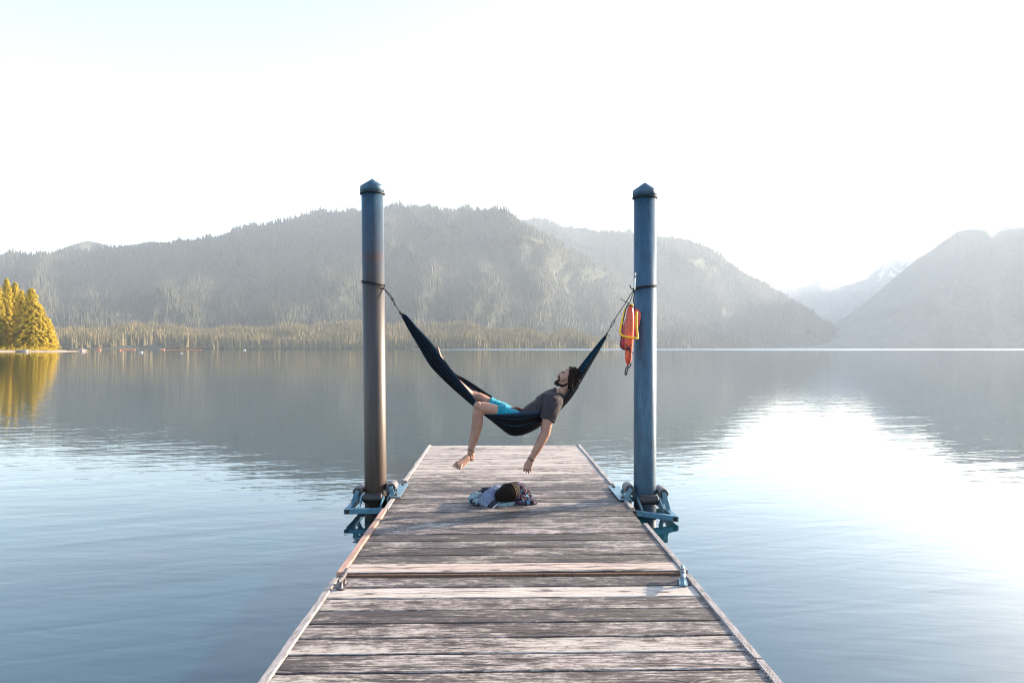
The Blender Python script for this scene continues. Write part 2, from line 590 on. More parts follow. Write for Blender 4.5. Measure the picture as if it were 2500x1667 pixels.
MT = dict(
    deck=wood_deck(),
    edge_pale=wood_side('worn_pale_edge_board', (0.38, 0.345, 0.33), (0.15, 0.12, 0.11)),
    edge_pink=wood_side('fresh_cedar_edge_board', (0.42, 0.27, 0.22), (0.17, 0.09, 0.07)),
    edge_dark=wood_side('dark_timber', (0.06, 0.045, 0.04), (0.022, 0.016, 0.015)),
    edge_brown=wood_side('sawn_board_end', (0.16, 0.085, 0.055), (0.05, 0.028, 0.02)),
    strip=ribbed_rubber('grooved_rub_strip', False),
    strip_dash=ribbed_rubber('perforated_rub_strip', True),
    pile_blue=pile_steel('blue_painted_steel', False),
    pile_brown=pile_steel('blue_and_brown_steel', True),
    blue=plain('galvanised_blue_steel', (0.065, 0.165, 0.245), 0.42, 0.35, 0.3, 30, 0.3),
    blue_lite=plain('pale_blue_steel', (0.12, 0.215, 0.28), 0.42, 0.35, 0.25, 30, 0.3),
    rubber=plain('black_rubber', (0.018, 0.016, 0.018), 0.5, 0, 0.3, 30, 0.2),
    roller=plain('worn_grey_roller', (0.12, 0.105, 0.11), 0.5, 0, 0.35, 25, 0.2),
    dark_steel=plain('dark_rusted_steel', (0.085, 0.075, 0.085), 0.5, 0.4, 0.4, 60, 0.4),
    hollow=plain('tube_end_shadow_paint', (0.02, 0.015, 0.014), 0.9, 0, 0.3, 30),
    rope=plain('black_cord', (0.014, 0.013, 0.016), 0.8, 0, 0.4, 300, 0.6),
    chrome=plain('bright_metal', (0.55, 0.55, 0.55), 0.25, 0.9, 0.2, 40, 0.2),
    orange=plain('orange_red_plastic', (0.62, 0.060, 0.022), 0.30, 0, 0.12, 12, 0.05),
    crimson=plain('faded_crimson_plastic', (0.42, 0.028, 0.045), 0.38, 0, 0.2, 12, 0.05),
    yellow=plain('yellow_webbing', (0.85, 0.42, 0.012), 0.6, 0, 0.12, 60, 0.3),
    hammock=hammock_mat(),
    skin=skin_mat(),
    shirt=cloth('dark_grey_jersey', (0.040, 0.032, 0.037), 0.25, 22, 0.9, 0.05),
    shorts=cloth('turquoise_swim_cloth', (0.008, 0.22, 0.30), 0.35, 16, 0.6),
    hair=plain('dark_brown_hair', (0.016, 0.008, 0.006), 0.75, 0, 0.6, 90, 1.0, spec=0.12, bscale=140),
    lips=plain('lip', (0.30, 0.11, 0.09), 0.5),
    eye=plain('eye_shadowed', (0.05, 0.03, 0.025), 0.3),
    band=plain('brown_cord', (0.05, 0.025, 0.02), 0.8, 0, 0.3, 200, 0.4),
    band_pale=plain('grey_braid', (0.22, 0.17, 0.15), 0.8, 0, 0.4, 200, 0.4),
    fleece=cloth('blue_grey_fleece', (0.13, 0.155, 0.24), 0.22, 18, 0.9, 0.1),
    mint=printed_cloth('pale_mint_print', (0.20, 0.28, 0.31), (0.02, 0.022, 0.034), 26, 0.52),
    navy=cloth('navy_knit_trim', (0.016, 0.018, 0.028), 0.3, 30, 0.7),
    beanie=cloth('black_brown_felt', (0.009, 0.0065, 0.005), 0.3, 24, 0.5, 0.0),
    cord_gold=plain('tan_braid', (0.11, 0.065, 0.028), 0.7, 0, 0.3, 120, 0.3),
    print_dark=printed_cloth('black_printed_cloth', (0.012, 0.009, 0.012), (0.20, 0.13, 0.20), 24, 0.54, (0.07, 0.17, 0.26)),
    white=plain('off_white_trim', (0.45, 0.41, 0.44), 0.8),
    water=water_mat(),
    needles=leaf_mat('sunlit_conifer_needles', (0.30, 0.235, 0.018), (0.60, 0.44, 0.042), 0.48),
    bark=plain('conifer_bark', (0.10, 0.06, 0.035), 0.9, 0, 0.4, 2.0),
    sand=plain('pale_shore_gravel', (0.38, 0.29, 0.21), 0.95, 0, 0.35, 0.3, 0.3),
    rock=plain('pale_boulder', (0.30, 0.24, 0.21), 0.9, 0, 0.35, 0.8, 0.5),
    log=plain('driftwood', (0.16, 0.10, 0.07), 0.9, 0, 0.4, 2.0, 0.4),
    boom=plain('orange_float', (0.70, 0.24, 0.13), 0.6, 0, 0.15, 2.0),
    buoy=plain('white_float', (0.8, 0.78, 0.76), 0.5, 0, 0.05, 2.0),
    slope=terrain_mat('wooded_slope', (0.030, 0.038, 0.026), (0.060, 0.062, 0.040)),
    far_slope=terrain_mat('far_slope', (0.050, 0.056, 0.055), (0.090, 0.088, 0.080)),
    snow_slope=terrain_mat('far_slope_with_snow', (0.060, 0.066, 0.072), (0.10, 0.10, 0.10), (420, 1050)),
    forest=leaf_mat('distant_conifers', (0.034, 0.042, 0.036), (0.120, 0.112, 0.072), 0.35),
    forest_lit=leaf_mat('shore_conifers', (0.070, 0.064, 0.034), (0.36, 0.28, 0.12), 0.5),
)

# ================================================================== WATER
def axis_pts(lim, near, grow):
    out, x, s = [0.0], 0.0, near
    while x < lim:
        x += s
        s *= grow
        out.append(x)
    return out
ax = axis_pts(16000, 2.0, 1.22)
xs = [-a for a in reversed(ax[1:])] + ax
ys = [-a for a in reversed([q for q in ax if q < 400][1:])] + ax
vv = [(x, y, WATER) for y in ys for x in xs]
nx = len(xs)
ff = [(j * nx + i, j * nx + i + 1, (j + 1) * nx + i + 1, (j + 1) * nx + i) for j in range(len(ys) - 1) for i in range(nx - 1)]
tag(pydata('lake_water', vv, ff, MT['water']), kind='structure')

# ================================================================== MOUNTAINS
DSP = 2500 / 2352.0             # the outlines were read off a 2352 px wide view
def interp(pts, x):
    xs_, ys_ = [p[0] for p in pts], [p[1] for p in pts]
    return float(np.interp(x, xs_, ys_))

def fnoise(x, y, s, octv=3):
    v, a = 0.0, 1.0
    for o in range(octv):
        v += a * mn.noise(Vector((x * 2 ** o, y * 2 ** o, s + o * 7.3)))
        a *= 0.5
    return v

def mountain(name, sil, Ds, Dr, mat, amp=260, freq=0.0055, seed=1.0, tree=6.0, nu=320, nv=46, hp=0.85, jag=0.0, back=900, spurs=()):
    """sil: skyline in view pixels; Ds / Dr: distance of foot and ridge, number or (x, distance) list"""
    x0, x1 = sil[0][0], sil[-1][0]
    g = np.zeros((nu + 1, nv + 5, 3))
    for i in range(nu + 1):
        px = x0 + (x1 - x0) * i / nu
        ds = Ds if not isinstance(Ds, list) else interp(Ds, px)
        dr = Dr if not isinstance(Dr, list) else interp(Dr, px)
        ys_ = interp(sil, px) + tree + jag * fnoise(px * 0.03, 0, seed, 4)
        d0 = ray(px * DSP, 833.5)
        yfoot = 849.5 + F * (CAM_H - WATER + 3.0) / ds
        for j in range(nv + 1):
            v = j / nv
            py = yfoot + (ys_ * DSP - yfoot) * v ** hp
            D = ds + (dr - ds) * v
            env = math.sin(math.pi * min(1.0, v * 0.92 + 0.02)) ** 0.7
            wv = px + 55 * mn.noise(Vector((px * 0.004, v * 2.2, seed + 3)))
            gul = abs(mn.noise(Vector((wv * freq, v * 0.7, seed)))) * 1.5 - 0.4
            gul += 0.45 * fnoise(wv * freq * 2.6, v * 2.3, seed + 9, 3)
            D += amp * gul * env
            for (xt, yt, xb, yb, am, wl, wr) in spurs:
                vy = py / DSP
                k = (vy - yt) / (yb - yt)
                if -0.25 < k < 1.35:
                    q = px - (xt + (xb - xt) * k)
                    fade = min(1.0, max(0.0, (k + 0.25) / 0.3), ) * min(1.0, max(0.0, (1.35 - k) / 0.5))
                    if -wl < q < wr:
                        D -= am * fade * ((q + wl) / wl if q < 0 else 1 - q / wr)
            r = ray(px * DSP, py)
            p = CPOS + r * (D / math.hypot(r.x, r.y))
            g[i, j] = p
        top = g[i, nv].copy()
        out = Vector((top[0], top[1], 0)).normalized()
        for k in range(1, 5):
            g[i, nv + k] = (top[0] + out.x * back * k / 4, top[1] + out.y * back * k / 4, max(-20, top[2] * (1 - 0.22 * k - 0.02 * k * k) if k < 4 else -20))
    n2 = nv + 5
    faces = [(i * n2 + j, (i + 1) * n2 + j, (i + 1) * n2 + j + 1, i * n2 + j + 1) for i in range(nu) for j in range(n2 - 1)]
    o = pydata(name, g.reshape(-1, 3), faces, mat, smooth=True)
    tag(o, kind='structure')
    return g, nv

def forest_group(mat, hgt):
    ng = bpy.data.node_groups.new('conifer_scatter', 'GeometryNodeTree')
    ng.interface.new_socket('Geometry', in_out='INPUT', socket_type='NodeSocketGeometry')
    ng.interface.new_socket('Geometry', in_out='OUTPUT', socket_type='NodeSocketGeometry')
    N, L = ng.nodes, ng.links
    gi, go = N.new('NodeGroupInput'), N.new('NodeGroupOutput')
    join = N.new('GeometryNodeJoinGeometry')
    for (z0, r, h, s) in ((0.04, 0.15, 0.50, 7), (0.26, 0.125, 0.44, 6), (0.48, 0.092, 0.36, 6), (0.66, 0.058, 0.34, 5)):
        c = N.new('GeometryNodeMeshCone')
        c.fill_type = 'NONE'
        c.inputs['Vertices'].default_value = s
        c.inputs['Radius Top'].default_value = 0.0
        c.inputs['Radius Bottom'].default_value = r * hgt
        c.inputs['Depth'].default_value = h * hgt
        t = N.new('GeometryNodeTransform')
        t.inputs['Translation'].default_value = (0, 0, z0 * hgt)
        t.inputs['Rotation'].default_value = (0.03, 0.02, z0 * 9)
        L.new(c.outputs['Mesh'], t.inputs['Geometry'])
        L.new(t.outputs[0], join.inputs[0])
    sm = N.new('GeometryNodeSetMaterial')
    sm.inputs['Material'].default_value = mat
    L.new(join.outputs[0], sm.inputs['Geometry'])
    iop = N.new('GeometryNodeInstanceOnPoints')
    rs = N.new('FunctionNodeRandomValue')
    rs.data_type = 'FLOAT_VECTOR'
    rs.inputs[0].default_value = (0.65, 0.65, 0.40)
    rs.inputs[1].default_value = (1.35, 1.35, 1.35)
    rr = N.new('FunctionNodeRandomValue')
    rr.data_type = 'FLOAT_VECTOR'
    rr.inputs[0].default_value = (-0.04, -0.04, 0)
    rr.inputs[1].default_value = (0.04, 0.04, 6.28)
    L.new(gi.outputs[0], iop.inputs['Points'])
    L.new(sm.outputs[0], iop.inputs['Instance'])
    na = N.new('GeometryNodeInputNamedAttribute')
    na.data_type = 'FLOAT'
    na.inputs['Name'].default_value = 'grow'
    vs = N.new('ShaderNodeVectorMath')
    vs.operation = 'SCALE'
    L.new(rs.outputs[0], vs.inputs[0])
    L.new(na.outputs[0], vs.inputs['Scale'])
    L.new(vs.outputs[0], iop.inputs['Scale'])
    L.new(rr.outputs[0], iop.inputs['Rotation'])
    L.new(iop.outputs[0], go.inputs[0])
    return ng

def forest(name, g, nv, count, ng, label, seed, vmax=1.02, clump=0.0):
    r = np.random.default_rng(seed)
    ni = g.shape[0] - 1
    A, B, C_, D_ = g[:-1, :nv], g[1:, :nv], g[1:, 1:nv + 1], g[:-1, 1:nv + 1]
    area = np.linalg.norm(np.cross(B - A, D_ - A), axis=2).reshape(-1)
    pick = r.choice(area.size, size=count, p=area / area.sum())
    u, v = r.random(count)[:, None], r.random(count)[:, None]
    q = lambda X: X.reshape(-1, 3)[pick]
    pts = (q(A) * (1 - u) + q(B) * u) * (1 - v) + (q(D_) * (1 - u) + q(C_) * u) * v
    # a closer row along the skyline
    ridge = g[:, nv]
    seglen = np.linalg.norm(np.diff(ridge, axis=0), axis=1)
    nr = int(seglen.sum() / 19)
    t = np.sort(r.random(nr)) * (ridge.shape[0] - 1.001)
    i = t.astype(int)
    rp = ridge[i] + (ridge[i + 1] - ridge[i]) * (t - i)[:, None]
    pts = np.concatenate([pts, rp])
    pts = pts[pts[:, 2] > WATER + 0.5]
    # thin patches and old clearings
    keep = [mn.noise(Vector((p[0] * 0.0045, p[1] * 0.0045, p[2] * 0.006 + seed))) + 0.5 * mn.noise(Vector((p[0] * 0.013, p[1] * 0.013, p[2] * 0.016))) > -0.42 + 0.35 * q for p, q in zip(pts, r.random(len(pts)) - 0.5)]
    pts = pts[np.array(keep)]
    me = bpy.data.meshes.new(name)
    me.vertices.add(len(pts))
    me.vertices.foreach_set('co', pts.astype(np.float32).reshape(-1))
    at = me.attributes.new('grow', 'FLOAT', 'POINT')
    at.data.foreach_set('value', [max(0.45, 0.95 + 0.75 * mn.noise(Vector((p[0] * 0.011, p[1] * 0.011, seed))) + 0.25 * mn.noise(Vector((p[0] * 0.05, p[1] * 0.05, seed)))) for p in pts])
    me.update()
    o = bpy.data.objects.new(name, me)
    COL.objects.link(o)
    md = o.modifiers.new('scatter', 'NODES')
    md.node_group = ng
    tag(o, label, 'forest', kind='stuff')
    return o

SIL_A = [(-260, 600), (0, 583), (60, 583), (125, 578), (270, 568), (350, 560), (430, 553), (500, 540), (545, 522), (600, 513), (640, 507),
         (690, 490), (740, 482), (790, 481), (830, 483), (860, 481), (880, 476), (905, 468), (940, 473), (975, 472), (1000, 474), (1020, 480), (1050, 479), (1062, 473),
         (1076, 470), (1090, 478), (1110, 476), (1135, 475), (1160, 480), (1172, 487), (1190, 503), (1225, 527), (1262, 545), (1290, 560), (1330, 582), (1370, 602),
         (1405, 614), (1470, 650), (1560, 705), (1650, 752), (1740, 800)]
SIL_B = [(1120, 540), (1175, 508), (1215, 500), (1245, 499), (1270, 508), (1290, 519), (1310, 521), (1335, 519), (1380, 529), (1440, 529), (1505, 538),
         (1560, 545), (1600, 556), (1630, 568), (1660, 586), (1700, 618), (1760, 650), (1790, 663), (1830, 692), (1900, 738), (1960, 775), (2010, 800)]
SIL_C = [(60, 600), (125, 578), (165, 562), (200, 553), (230, 558), (262, 569), (300, 562), (340, 556), (365, 556), (420, 560), (520, 575)]
SIL_D = [(1740, 690), (1795, 662), (1850, 655), (1870, 648), (1886, 641), (1905, 649), (1930, 655), (1960, 650), (1990, 640), (2020, 612), (2045, 592),
         (2080, 588), (2100, 589), (2118, 586), (2160, 600), (2300, 640)]
SIL_E = [(1800, 801), (1880, 770), (1960, 715), (2020, 668), (2070, 625), (2110, 592), (2140, 574), (2170, 551), (2200, 531), (2225, 526), (2260, 527), (2300, 529), (2352, 524), (2420, 512), (2540, 525), (2700, 610)]
SIL_F = [(2180, 560), (2250, 532), (2285, 521), (2300, 516), (2320, 518), (2345, 508), (2390, 498), (2450, 502), (2540, 530), (2640, 600)]
SIL_G = [(-100, 776), (60, 772), (130, 772), (250, 768), (330, 766), (440, 768), (560, 766), (660, 764), (760, 757), (830, 752), (900, 754), (1000, 755), (1075, 757),
         (1110, 766), (1160, 771), (1230, 770), (1290, 774), (1340, 782), (1380, 793), (1420, 800)]
SIL_H = [(560, 790), (640, 778), (700, 768), (760, 762), (860, 760), (920, 762), (980, 768), (1020, 778), (1060, 792)]

gA, vA = mountain('mountain', SIL_A, [(-260, 2050), (1100, 2150), (1740, 3300)], [(-260, 4100), (600, 4300), (900, 4200), (1170, 3800), (1405, 4750), (1740, 4750)],
                  MT['slope'], 520, 0.0064, 2.0, 6, nv=64, nu=420,
                  spurs=[(868, 486, 940, 575, 300, 110, 46), (930, 476, 1000, 530, 260, 60, 40), (1010, 480, 1052, 525, 220, 40, 34), (1150, 486, 1215, 545, 260, 60, 40),
                         (1235, 545, 1395, 628, 420, 150, 70), (540, 690, 575, 735, 160, 60, 30), (700, 560, 760, 640, 160, 120, 40)])
gB, vB = mountain('mountain', SIL_B, [(1120, 4500), (1500, 4200), (2010, 4300)], [(1120, 5700), (1500, 5500), (2010, 5600)], MT['slope'], 420, 0.0078, 5.0, 4, nu=240,
                  spurs=[(1505, 548, 1600, 615, 300, 90, 50), (1580, 560, 1650, 610, 240, 60, 40), (1265, 520, 1330, 560, 200, 60, 36)])
mountain('mountain', SIL_C, 4300, 5200, MT['slope'], 200, 0.012, 8.0, 0, nu=90, nv=24, jag=1.5)
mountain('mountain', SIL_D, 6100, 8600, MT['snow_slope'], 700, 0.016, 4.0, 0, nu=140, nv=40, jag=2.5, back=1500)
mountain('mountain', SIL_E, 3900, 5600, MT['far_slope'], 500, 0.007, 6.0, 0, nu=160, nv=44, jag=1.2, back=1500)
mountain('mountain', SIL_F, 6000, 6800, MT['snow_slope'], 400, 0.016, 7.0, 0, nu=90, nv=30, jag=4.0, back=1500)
gG, vG = mountain('shore_hill', SIL_G, [(-100, 1560), (700, 1640), (1100, 1600), (1420, 1900)], [(-100, 1980), (800, 2080), (1420, 2150)], MT['slope'], 60, 0.012, 3.0, 0, nu=160, nv=16, hp=0.8, back=150)

ngf = forest_group(MT['forest'], 30.0)
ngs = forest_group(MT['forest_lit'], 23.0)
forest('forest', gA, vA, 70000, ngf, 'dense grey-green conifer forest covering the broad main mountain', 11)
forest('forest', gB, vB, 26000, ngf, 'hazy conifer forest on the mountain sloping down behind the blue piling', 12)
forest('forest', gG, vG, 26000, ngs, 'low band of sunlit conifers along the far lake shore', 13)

# ------------------------------------------------------------------ haze: one closed box of air
MH = Mat('lake_air')
MH.t.nodes.remove(MH.b)
pv = MH.n('ShaderNodeVolumePrincipled')
pv.inputs['Color'].default_value = (0.76, 0.87, 1.0, 1)
pv.inputs['Density'].default_value = 0.000069
pv.inputs['Anisotropy'].default_value = 0.10
MH.l(pv.outputs[0], MH.out.inputs['Volume'])
bm = bmesh.new()
add_box(bm, (0, 7000, 645), (34000, 19000, 1294))
hz = build('haze', bm, MH.m)
hz.location = (0, 0, 0)
tag(hz, kind='stuff')

# ================================================================== LEFT SHORE: spit, trees, boulder, floats
bm = bmesh.new()
spit = []
for (px, yn, yf, z) in [(-420, 300, 430, 1.2), (-250, 305, 420, 1.2), (-120, 312, 410, 1.1), (0, 318, 402, 1.0), (70, 324, 392, 0.9), (130, 330, 384, 0.8), (165, 338, 372, 0.5), (190, 345, 362, 0.25), (204, 351, 356, 0.0)]:
    row = []
    for k in range(9):
        t = k / 8
        D = yn + (yf - yn) * t
        zz = WATER - 0.3 + (z + 0.3) * math.sin(math.pi * min(1, t * 1.6 + 0.02) / 2) ** 0.6 * (1 if t < 0.9 else 0.4) + 0.12 * fnoise(px * 0.05, t * 6, 2.0)
        d = ray(px, 833.5)
        row.append(bm.verts.new((d.x / d.y * D, D, zz)))
    spit.append(row)
for a, b in zip(spit[:-1], spit[1:]):
    for k in range(8):
        bm.faces.new((a[k], b[k], b[k + 1], a[k + 1]))
tag(build('shore', bm, MT['sand'], smooth=True), kind='structure')

def conifer(px, top_y, Y, wid, seed, label, lean=0.0, dens=1.0):
    r = random.Random(seed)
    d = ray(px, 833.5)
    base = Vector((d.x / d.y * Y, Y, WATER + 0.75))
    topz = P(px, top_y, Y).z
    H = topz - base.z
    t = empty('conifer_tree', base, label, 'tree', 'conifers on the spit')
    bm = bmesh.new()
    add_tube(bm, [base - Vector((0, 0, 0.6)), base + Vector((lean * 0.4, 0, H * 0.5)), base + Vector((lean, 0, H * 0.97))], [0.012 * H, 0.008 * H, 0.0016 * H], 7, 4)
    build('trunk', bm, MT['bark'], t, True)
    bm = bmesh.new()
    tiers = int(H * 1.5)
    for i in range(tiers):
        f = i / tiers
        z = H * (0.05 + 0.95 * f ** 0.95)
        if f < 0.12:
            env = 0.72 + 2.2 * f
        else:
            env = (1 - f) ** 0.60
        L = 1.35 * wid * env * (0.85 + 0.3 * r.random()) + 0.45
        nb = max(5, int((7 + 8 * env) * dens))
        a0 = r.random() * 6.28
        cx = base.x + lean * f
        for k in range(nb):
            a = a0 + 6.283 * k / nb + r.uniform(-0.25, 0.25)
            ll = L * r.uniform(0.62, 1.14)
            droop = r.uniform(0.12, 0.38)
            up = Vector((cx, base.y, base.z + z))
            dirv = Vector((math.cos(a), math.sin(a), 0))
            side = Vector((-math.sin(a), math.cos(a), 0))
            ns = max(3, int(ll / 0.7))
            for q in range(ns):
                s = ((q + 0.5 + r.uniform(-0.3, 0.3)) / ns) ** 0.6
                c = up + dirv * ll * s + Vector((0, 0, -droop * ll * s * s + 0.10 * ll * s))
                for w_ in range(3):
                    sz = r.uniform(0.45, 0.80) * (1.15 - 0.4 * s)
                    cc = c + side * r.uniform(-0.55, 0.55) * (1.05 - s) * (0.5 + 0.25 * ll) + Vector((0, 0, r.uniform(-0.25, 0.2)))
                    e1 = (dirv * r.uniform(-0.1, 0.45) + side * r.uniform(-0.6, 0.6) + Vector((0, 0, -1))).normalized() * sz
                    e2 = (side + dirv * r.uniform(-0.45, 0.45) + Vector((0, 0, r.uniform(-0.4, 0.4)))).normalized() * sz * 0.55
                    bm.faces.new([bm.verts.new(cc - e1 * 0.6), bm.verts.new(cc + e2), bm.verts.new(cc + e1), bm.verts.new(cc - e2)])
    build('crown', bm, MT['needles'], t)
    return t

TREES = [(-24, 684, 364, 5.0, 'golden conifer hidden behind the one cut by the picture edge on the spit'),
         (-6, 690, 350, 4.6, 'golden conifer cut by the picture edge on the spit'),
         (15, 679, 362, 4.2, 'tallest slim golden conifer on the spit'),
         (37, 688, 366, 4.6, 'dark-sided pointed conifer in the middle of the spit grove'),
         (52, 707, 356, 4.2, 'shaded narrow conifer between the two tallest spit trees and the broad one'),
         (76, 702, 350, 6.2, 'broad bright golden conifer nearest the tip of the spit grove'),
         (98, 742, 352, 4.8, 'medium golden tree leaning against the broad conifer on the spit'),
         (116, 776, 354, 3.6, 'short rounded golden tree near the end of the spit'),
         (129, 806, 356, 2.4, 'smallest golden bushy tree last along the spit')]
for i, (px, ty, Y, wd, lb) in enumerate(TREES):
    conifer(px, ty, Y, wd, 40 + i, lb, lean=rng.uniform(-0.4, 0.4), dens=1.15)

bm = bmesh.new()
r5 = random.Random(5)
for k in range(2600):
    px = r5.uniform(-220, 140)
    Y = r5.uniform(336, 352)
    d = ray(px, 833.5)
    hh = 2.6 * max(0.15, fnoise(px * 0.06, Y * 0.05, 4.0) + 0.45)
    c = Vector((d.x / d.y * Y, Y, WATER + 0.7 + r5.random() * hh))
    sz = r5.uniform(0.25, 0.55)
    e1 = Vector((r5.uniform(-1, 1), r5.uniform(-1, 1), r5.uniform(-0.4, 1))).normalized() * sz
    e2 = Vector((r5.uniform(-1, 1), r5.uniform(-1, 1), r5.uniform(-0.5, 0.5))).normalized() * sz * 0.6
    bm.faces.new([bm.verts.new(c - e1), bm.verts.new(c + e2), bm.verts.new(c + e1), bm.verts.new(c - e2)])
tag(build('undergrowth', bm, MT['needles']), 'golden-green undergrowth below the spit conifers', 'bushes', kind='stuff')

def boulder(name, px, py, Y, sx, sy, sz, mat, label, cat, seed):
    d = ray(px, 833.5)
    c = Vector((d.x / d.y * Y, Y, WATER + sz * 0.25))
    bm = bmesh.new()
    bmesh.ops.create_icosphere(bm, subdivisions=4, radius=1.0)
    for v in bm.verts:
        k = 1 + 0.32 * fnoise(v.co.x * 1.3 + seed, v.co.y * 1.3 + v.co.z, seed, 3)
        v.co = Vector((v.co.x * sx * k, v.co.y * sy * k, v.co.z * sz * k)) + c
    return tag(build(name, bm, mat, None, True), label, cat)
boulder('boulder', 199, 850, 352, 2.6, 1.6, 1.15, MT['rock'], 'pale lumpy boulder at the tip of the spit', 'boulder', 3.0)
boulder('boulder', 61, 846, 322, 2.2, 1.4, 0.85, MT['rock'], 'low flat pale rock on the gravel below the broad golden conifer', 'boulder', 6.0)
boulder('boulder', 47, 846, 324, 1.5, 1.2, 0.8, MT['rock'], 'small pale rock on the gravel beside the flat rock', 'boulder', 9.0)
bm = bmesh.new()
dl = ray(178, 833.5)
c = Vector((dl.x / dl.y * 352, 352, WATER + 0.35))
add_tube(bm, [c + Vector((-2.6, 0, 0.2)), c + Vector((0.3, -0.2, 0.1)), c + Vector((3.0, -0.6, -0.25))], [0.32, 0.28, 0.16], 8, 3)
add_tube(bm, [c + Vector((0.2, 0, 0.1)), c + Vector((0.9, 0.3, 0.9))], [0.14, 0.06], 6, 2)
tag(build('driftwood_log', bm, MT['log'], None, True), 'dark driftwood log lying in front of the boulder at the spit tip', 'log')

def floater(px, Y, L, rad, label, mat, cat, name, tilt=0.0):
    d = ray(px, 833.5)
    c = Vector((d.x / d.y * Y, Y, WATER + rad * 0.45))
    t = empty(name, c - Vector((0, 0, rad * 0.45)), label, cat, 'floats on the far water')
    bm = bmesh.new()
    add_tube(bm, [c - Vector((L / 2, tilt, 0)), c + Vector((L / 2, tilt, 0))], rad, 12, 3)
    build('hull', bm, mat, t, True)
    for s in (-0.3, 0.3):
        bm = bmesh.new()
        add_cyl(bm, c + Vector((s * L - 0.08 * rad, 2 * s * tilt, 0)), c + Vector((s * L + 0.08 * rad, 2 * s * tilt, 0)), rad * 1.06, seg=12)
        build('strap', bm, MT['rubber'], t)
floater(240, 520, 2.4, 0.75, 'short orange float, nearest to the spit', MT['boom'], 'float', 'orange_float')
floater(292, 470, 1.0, 0.5, 'small round orange float in front of the long orange boom', MT['boom'], 'float', 'orange_float')
floater(311, 620, 13.0, 0.55, 'long orange floating boom beyond the spit', MT['boom'], 'float', 'orange_float', 0.3)
floater(396, 620, 3.0, 0.75, 'orange float at the near end of the farthest thin boom', MT['boom'], 'float', 'orange_float')
floater(446, 660, 34.0, 0.32, 'very thin long orange boom trailing farthest from the spit', MT['boom'], 'float', 'orange_float', 1.5)
floater(345, 260, 0.5, 0.35, 'white float on open water beyond the booms', MT['buoy'], 'float', 'white_float')
floater(597, 520, 0.9, 0.55, 'white float by the wooded far shore left of the brown piling', MT['buoy'], 'float', 'white_float')
floater(443, 215, 0.3, 0.16, 'tiny white float nearest of the white floats', MT['buoy'], 'float', 'white_float')

# ================================================================== DOCK
XL, XR = -1.105, 1.336
def plank_mesh(x0, x1, width, seed, thick=0.038):
    n = 16
    verts, faces = [], []
    ch = 0.005
    jl, jr = mn.noise(Vector((seed, 1.0, 0))) * 0.008, mn.noise(Vector((seed, 2.0, 0))) * 0.012
    for i in range(n + 1):
        t = i / n
        x = (x0 + jl) + ((x1 + jr) - (x0 + jl)) * t
        a = 0.0022 * mn.noise(Vector((x * 2.1, seed * 3.1, 0))) + 0.0012 * mn.noise(Vector((x * 9, seed * 3.1, 0)))
        b = 0.0022 * mn.noise(Vector((x * 2.1, seed * 3.1, 5))) + 0.0012 * mn.noise(Vector((x * 9, seed * 3.1, 5)))
        z = 0.0016 * mn.noise(Vector((x * 1.1, seed * 5.7, 9)))
        h = width / 2
        for (yy, zz) in ((-h + a, -thick), (-h + a, -ch), (-h + a + ch, 0.0), (h + b - ch, 0.0), (h + b, -ch), (h + b, -thick)):
            verts.append((x, yy, zz + z))
    for i in range(n):
        for k in range(6):
            faces.append((i * 6 + k, i * 6 + (k + 1) % 6, (i + 1) * 6 + (k + 1) % 6, (i + 1) * 6 + k))
    faces.append(tuple(range(5, -1, -1)))
    faces.append(tuple(n * 6 + k for k in range(6)))
    return [(v[0], v[1], v[2]) for v in verts], [tuple(reversed(f)) for f in faces]

def add_plank(parent, y, width, x0, x1, seed, color, stain, z=0.0):
    v, f = plank_mesh(x0, x1, width, seed)
    o = pydata('plank', v, f, MT['deck'])
    o.data.materials.append(MT['edge_dark'])           # gap darkness put into the colour of the side faces
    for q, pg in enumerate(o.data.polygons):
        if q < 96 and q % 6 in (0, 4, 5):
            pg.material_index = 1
    o.parent = parent
    o.location = (0, y, z) - parent.location if False else (0 - parent.location.x, y - parent.location.y, z - parent.location.z)
    o.rotation_euler = (0.004 * mn.noise(Vector((seed, 4, 4))), 0, 0.0022 * mn.noise(Vector((seed, 5, 4))))
    o.color = (color[0], color[1], color[2], stain)
    return o

STEP = 4.79
END = 10.99
far_dock = empty('floating_dock', (0.1, 7.9, WATER), 'far weathered plank dock section holding both pilings under the hammock', 'dock')
near_dock = empty('floating_dock', (0.1, 1.8, WATER), 'near weathered plank dock section in front of the pale crosswise board', 'dock')

NPL = 32
pitch = (END - STEP) / NPL
rp = random.Random(21)
for i in range(NPL):
    y = STEP + pitch * (i + 0.5)
    tone = 0.92 + 0.16 * rp.random()
    col = (tone, tone * rp.uniform(0.95, 1.0), tone * rp.uniform(0.95, 1.03))
    st = rp.uniform(0.42, 0.62)
    if i == 0: col, st = (1.12, 0.98, 0.94), 0.16
    elif i in (1,): st = 0.52
    elif 5 <= i <= 14: st = rp.uniform(0.48, 0.62)
    elif i >= 17: st = rp.uniform(0.30, 0.44) - 0.008 * (i - 17); col = (1.06, 1.0, 0.98)  # far boards paler: the low sun's sheen put into their tone
    gap = rp.choice([0.006, 0.009, 0.012, 0.015])
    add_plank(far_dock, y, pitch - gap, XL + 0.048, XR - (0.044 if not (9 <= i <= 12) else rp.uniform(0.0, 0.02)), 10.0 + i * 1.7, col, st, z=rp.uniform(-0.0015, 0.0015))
NZ = -0.022
npl = 26
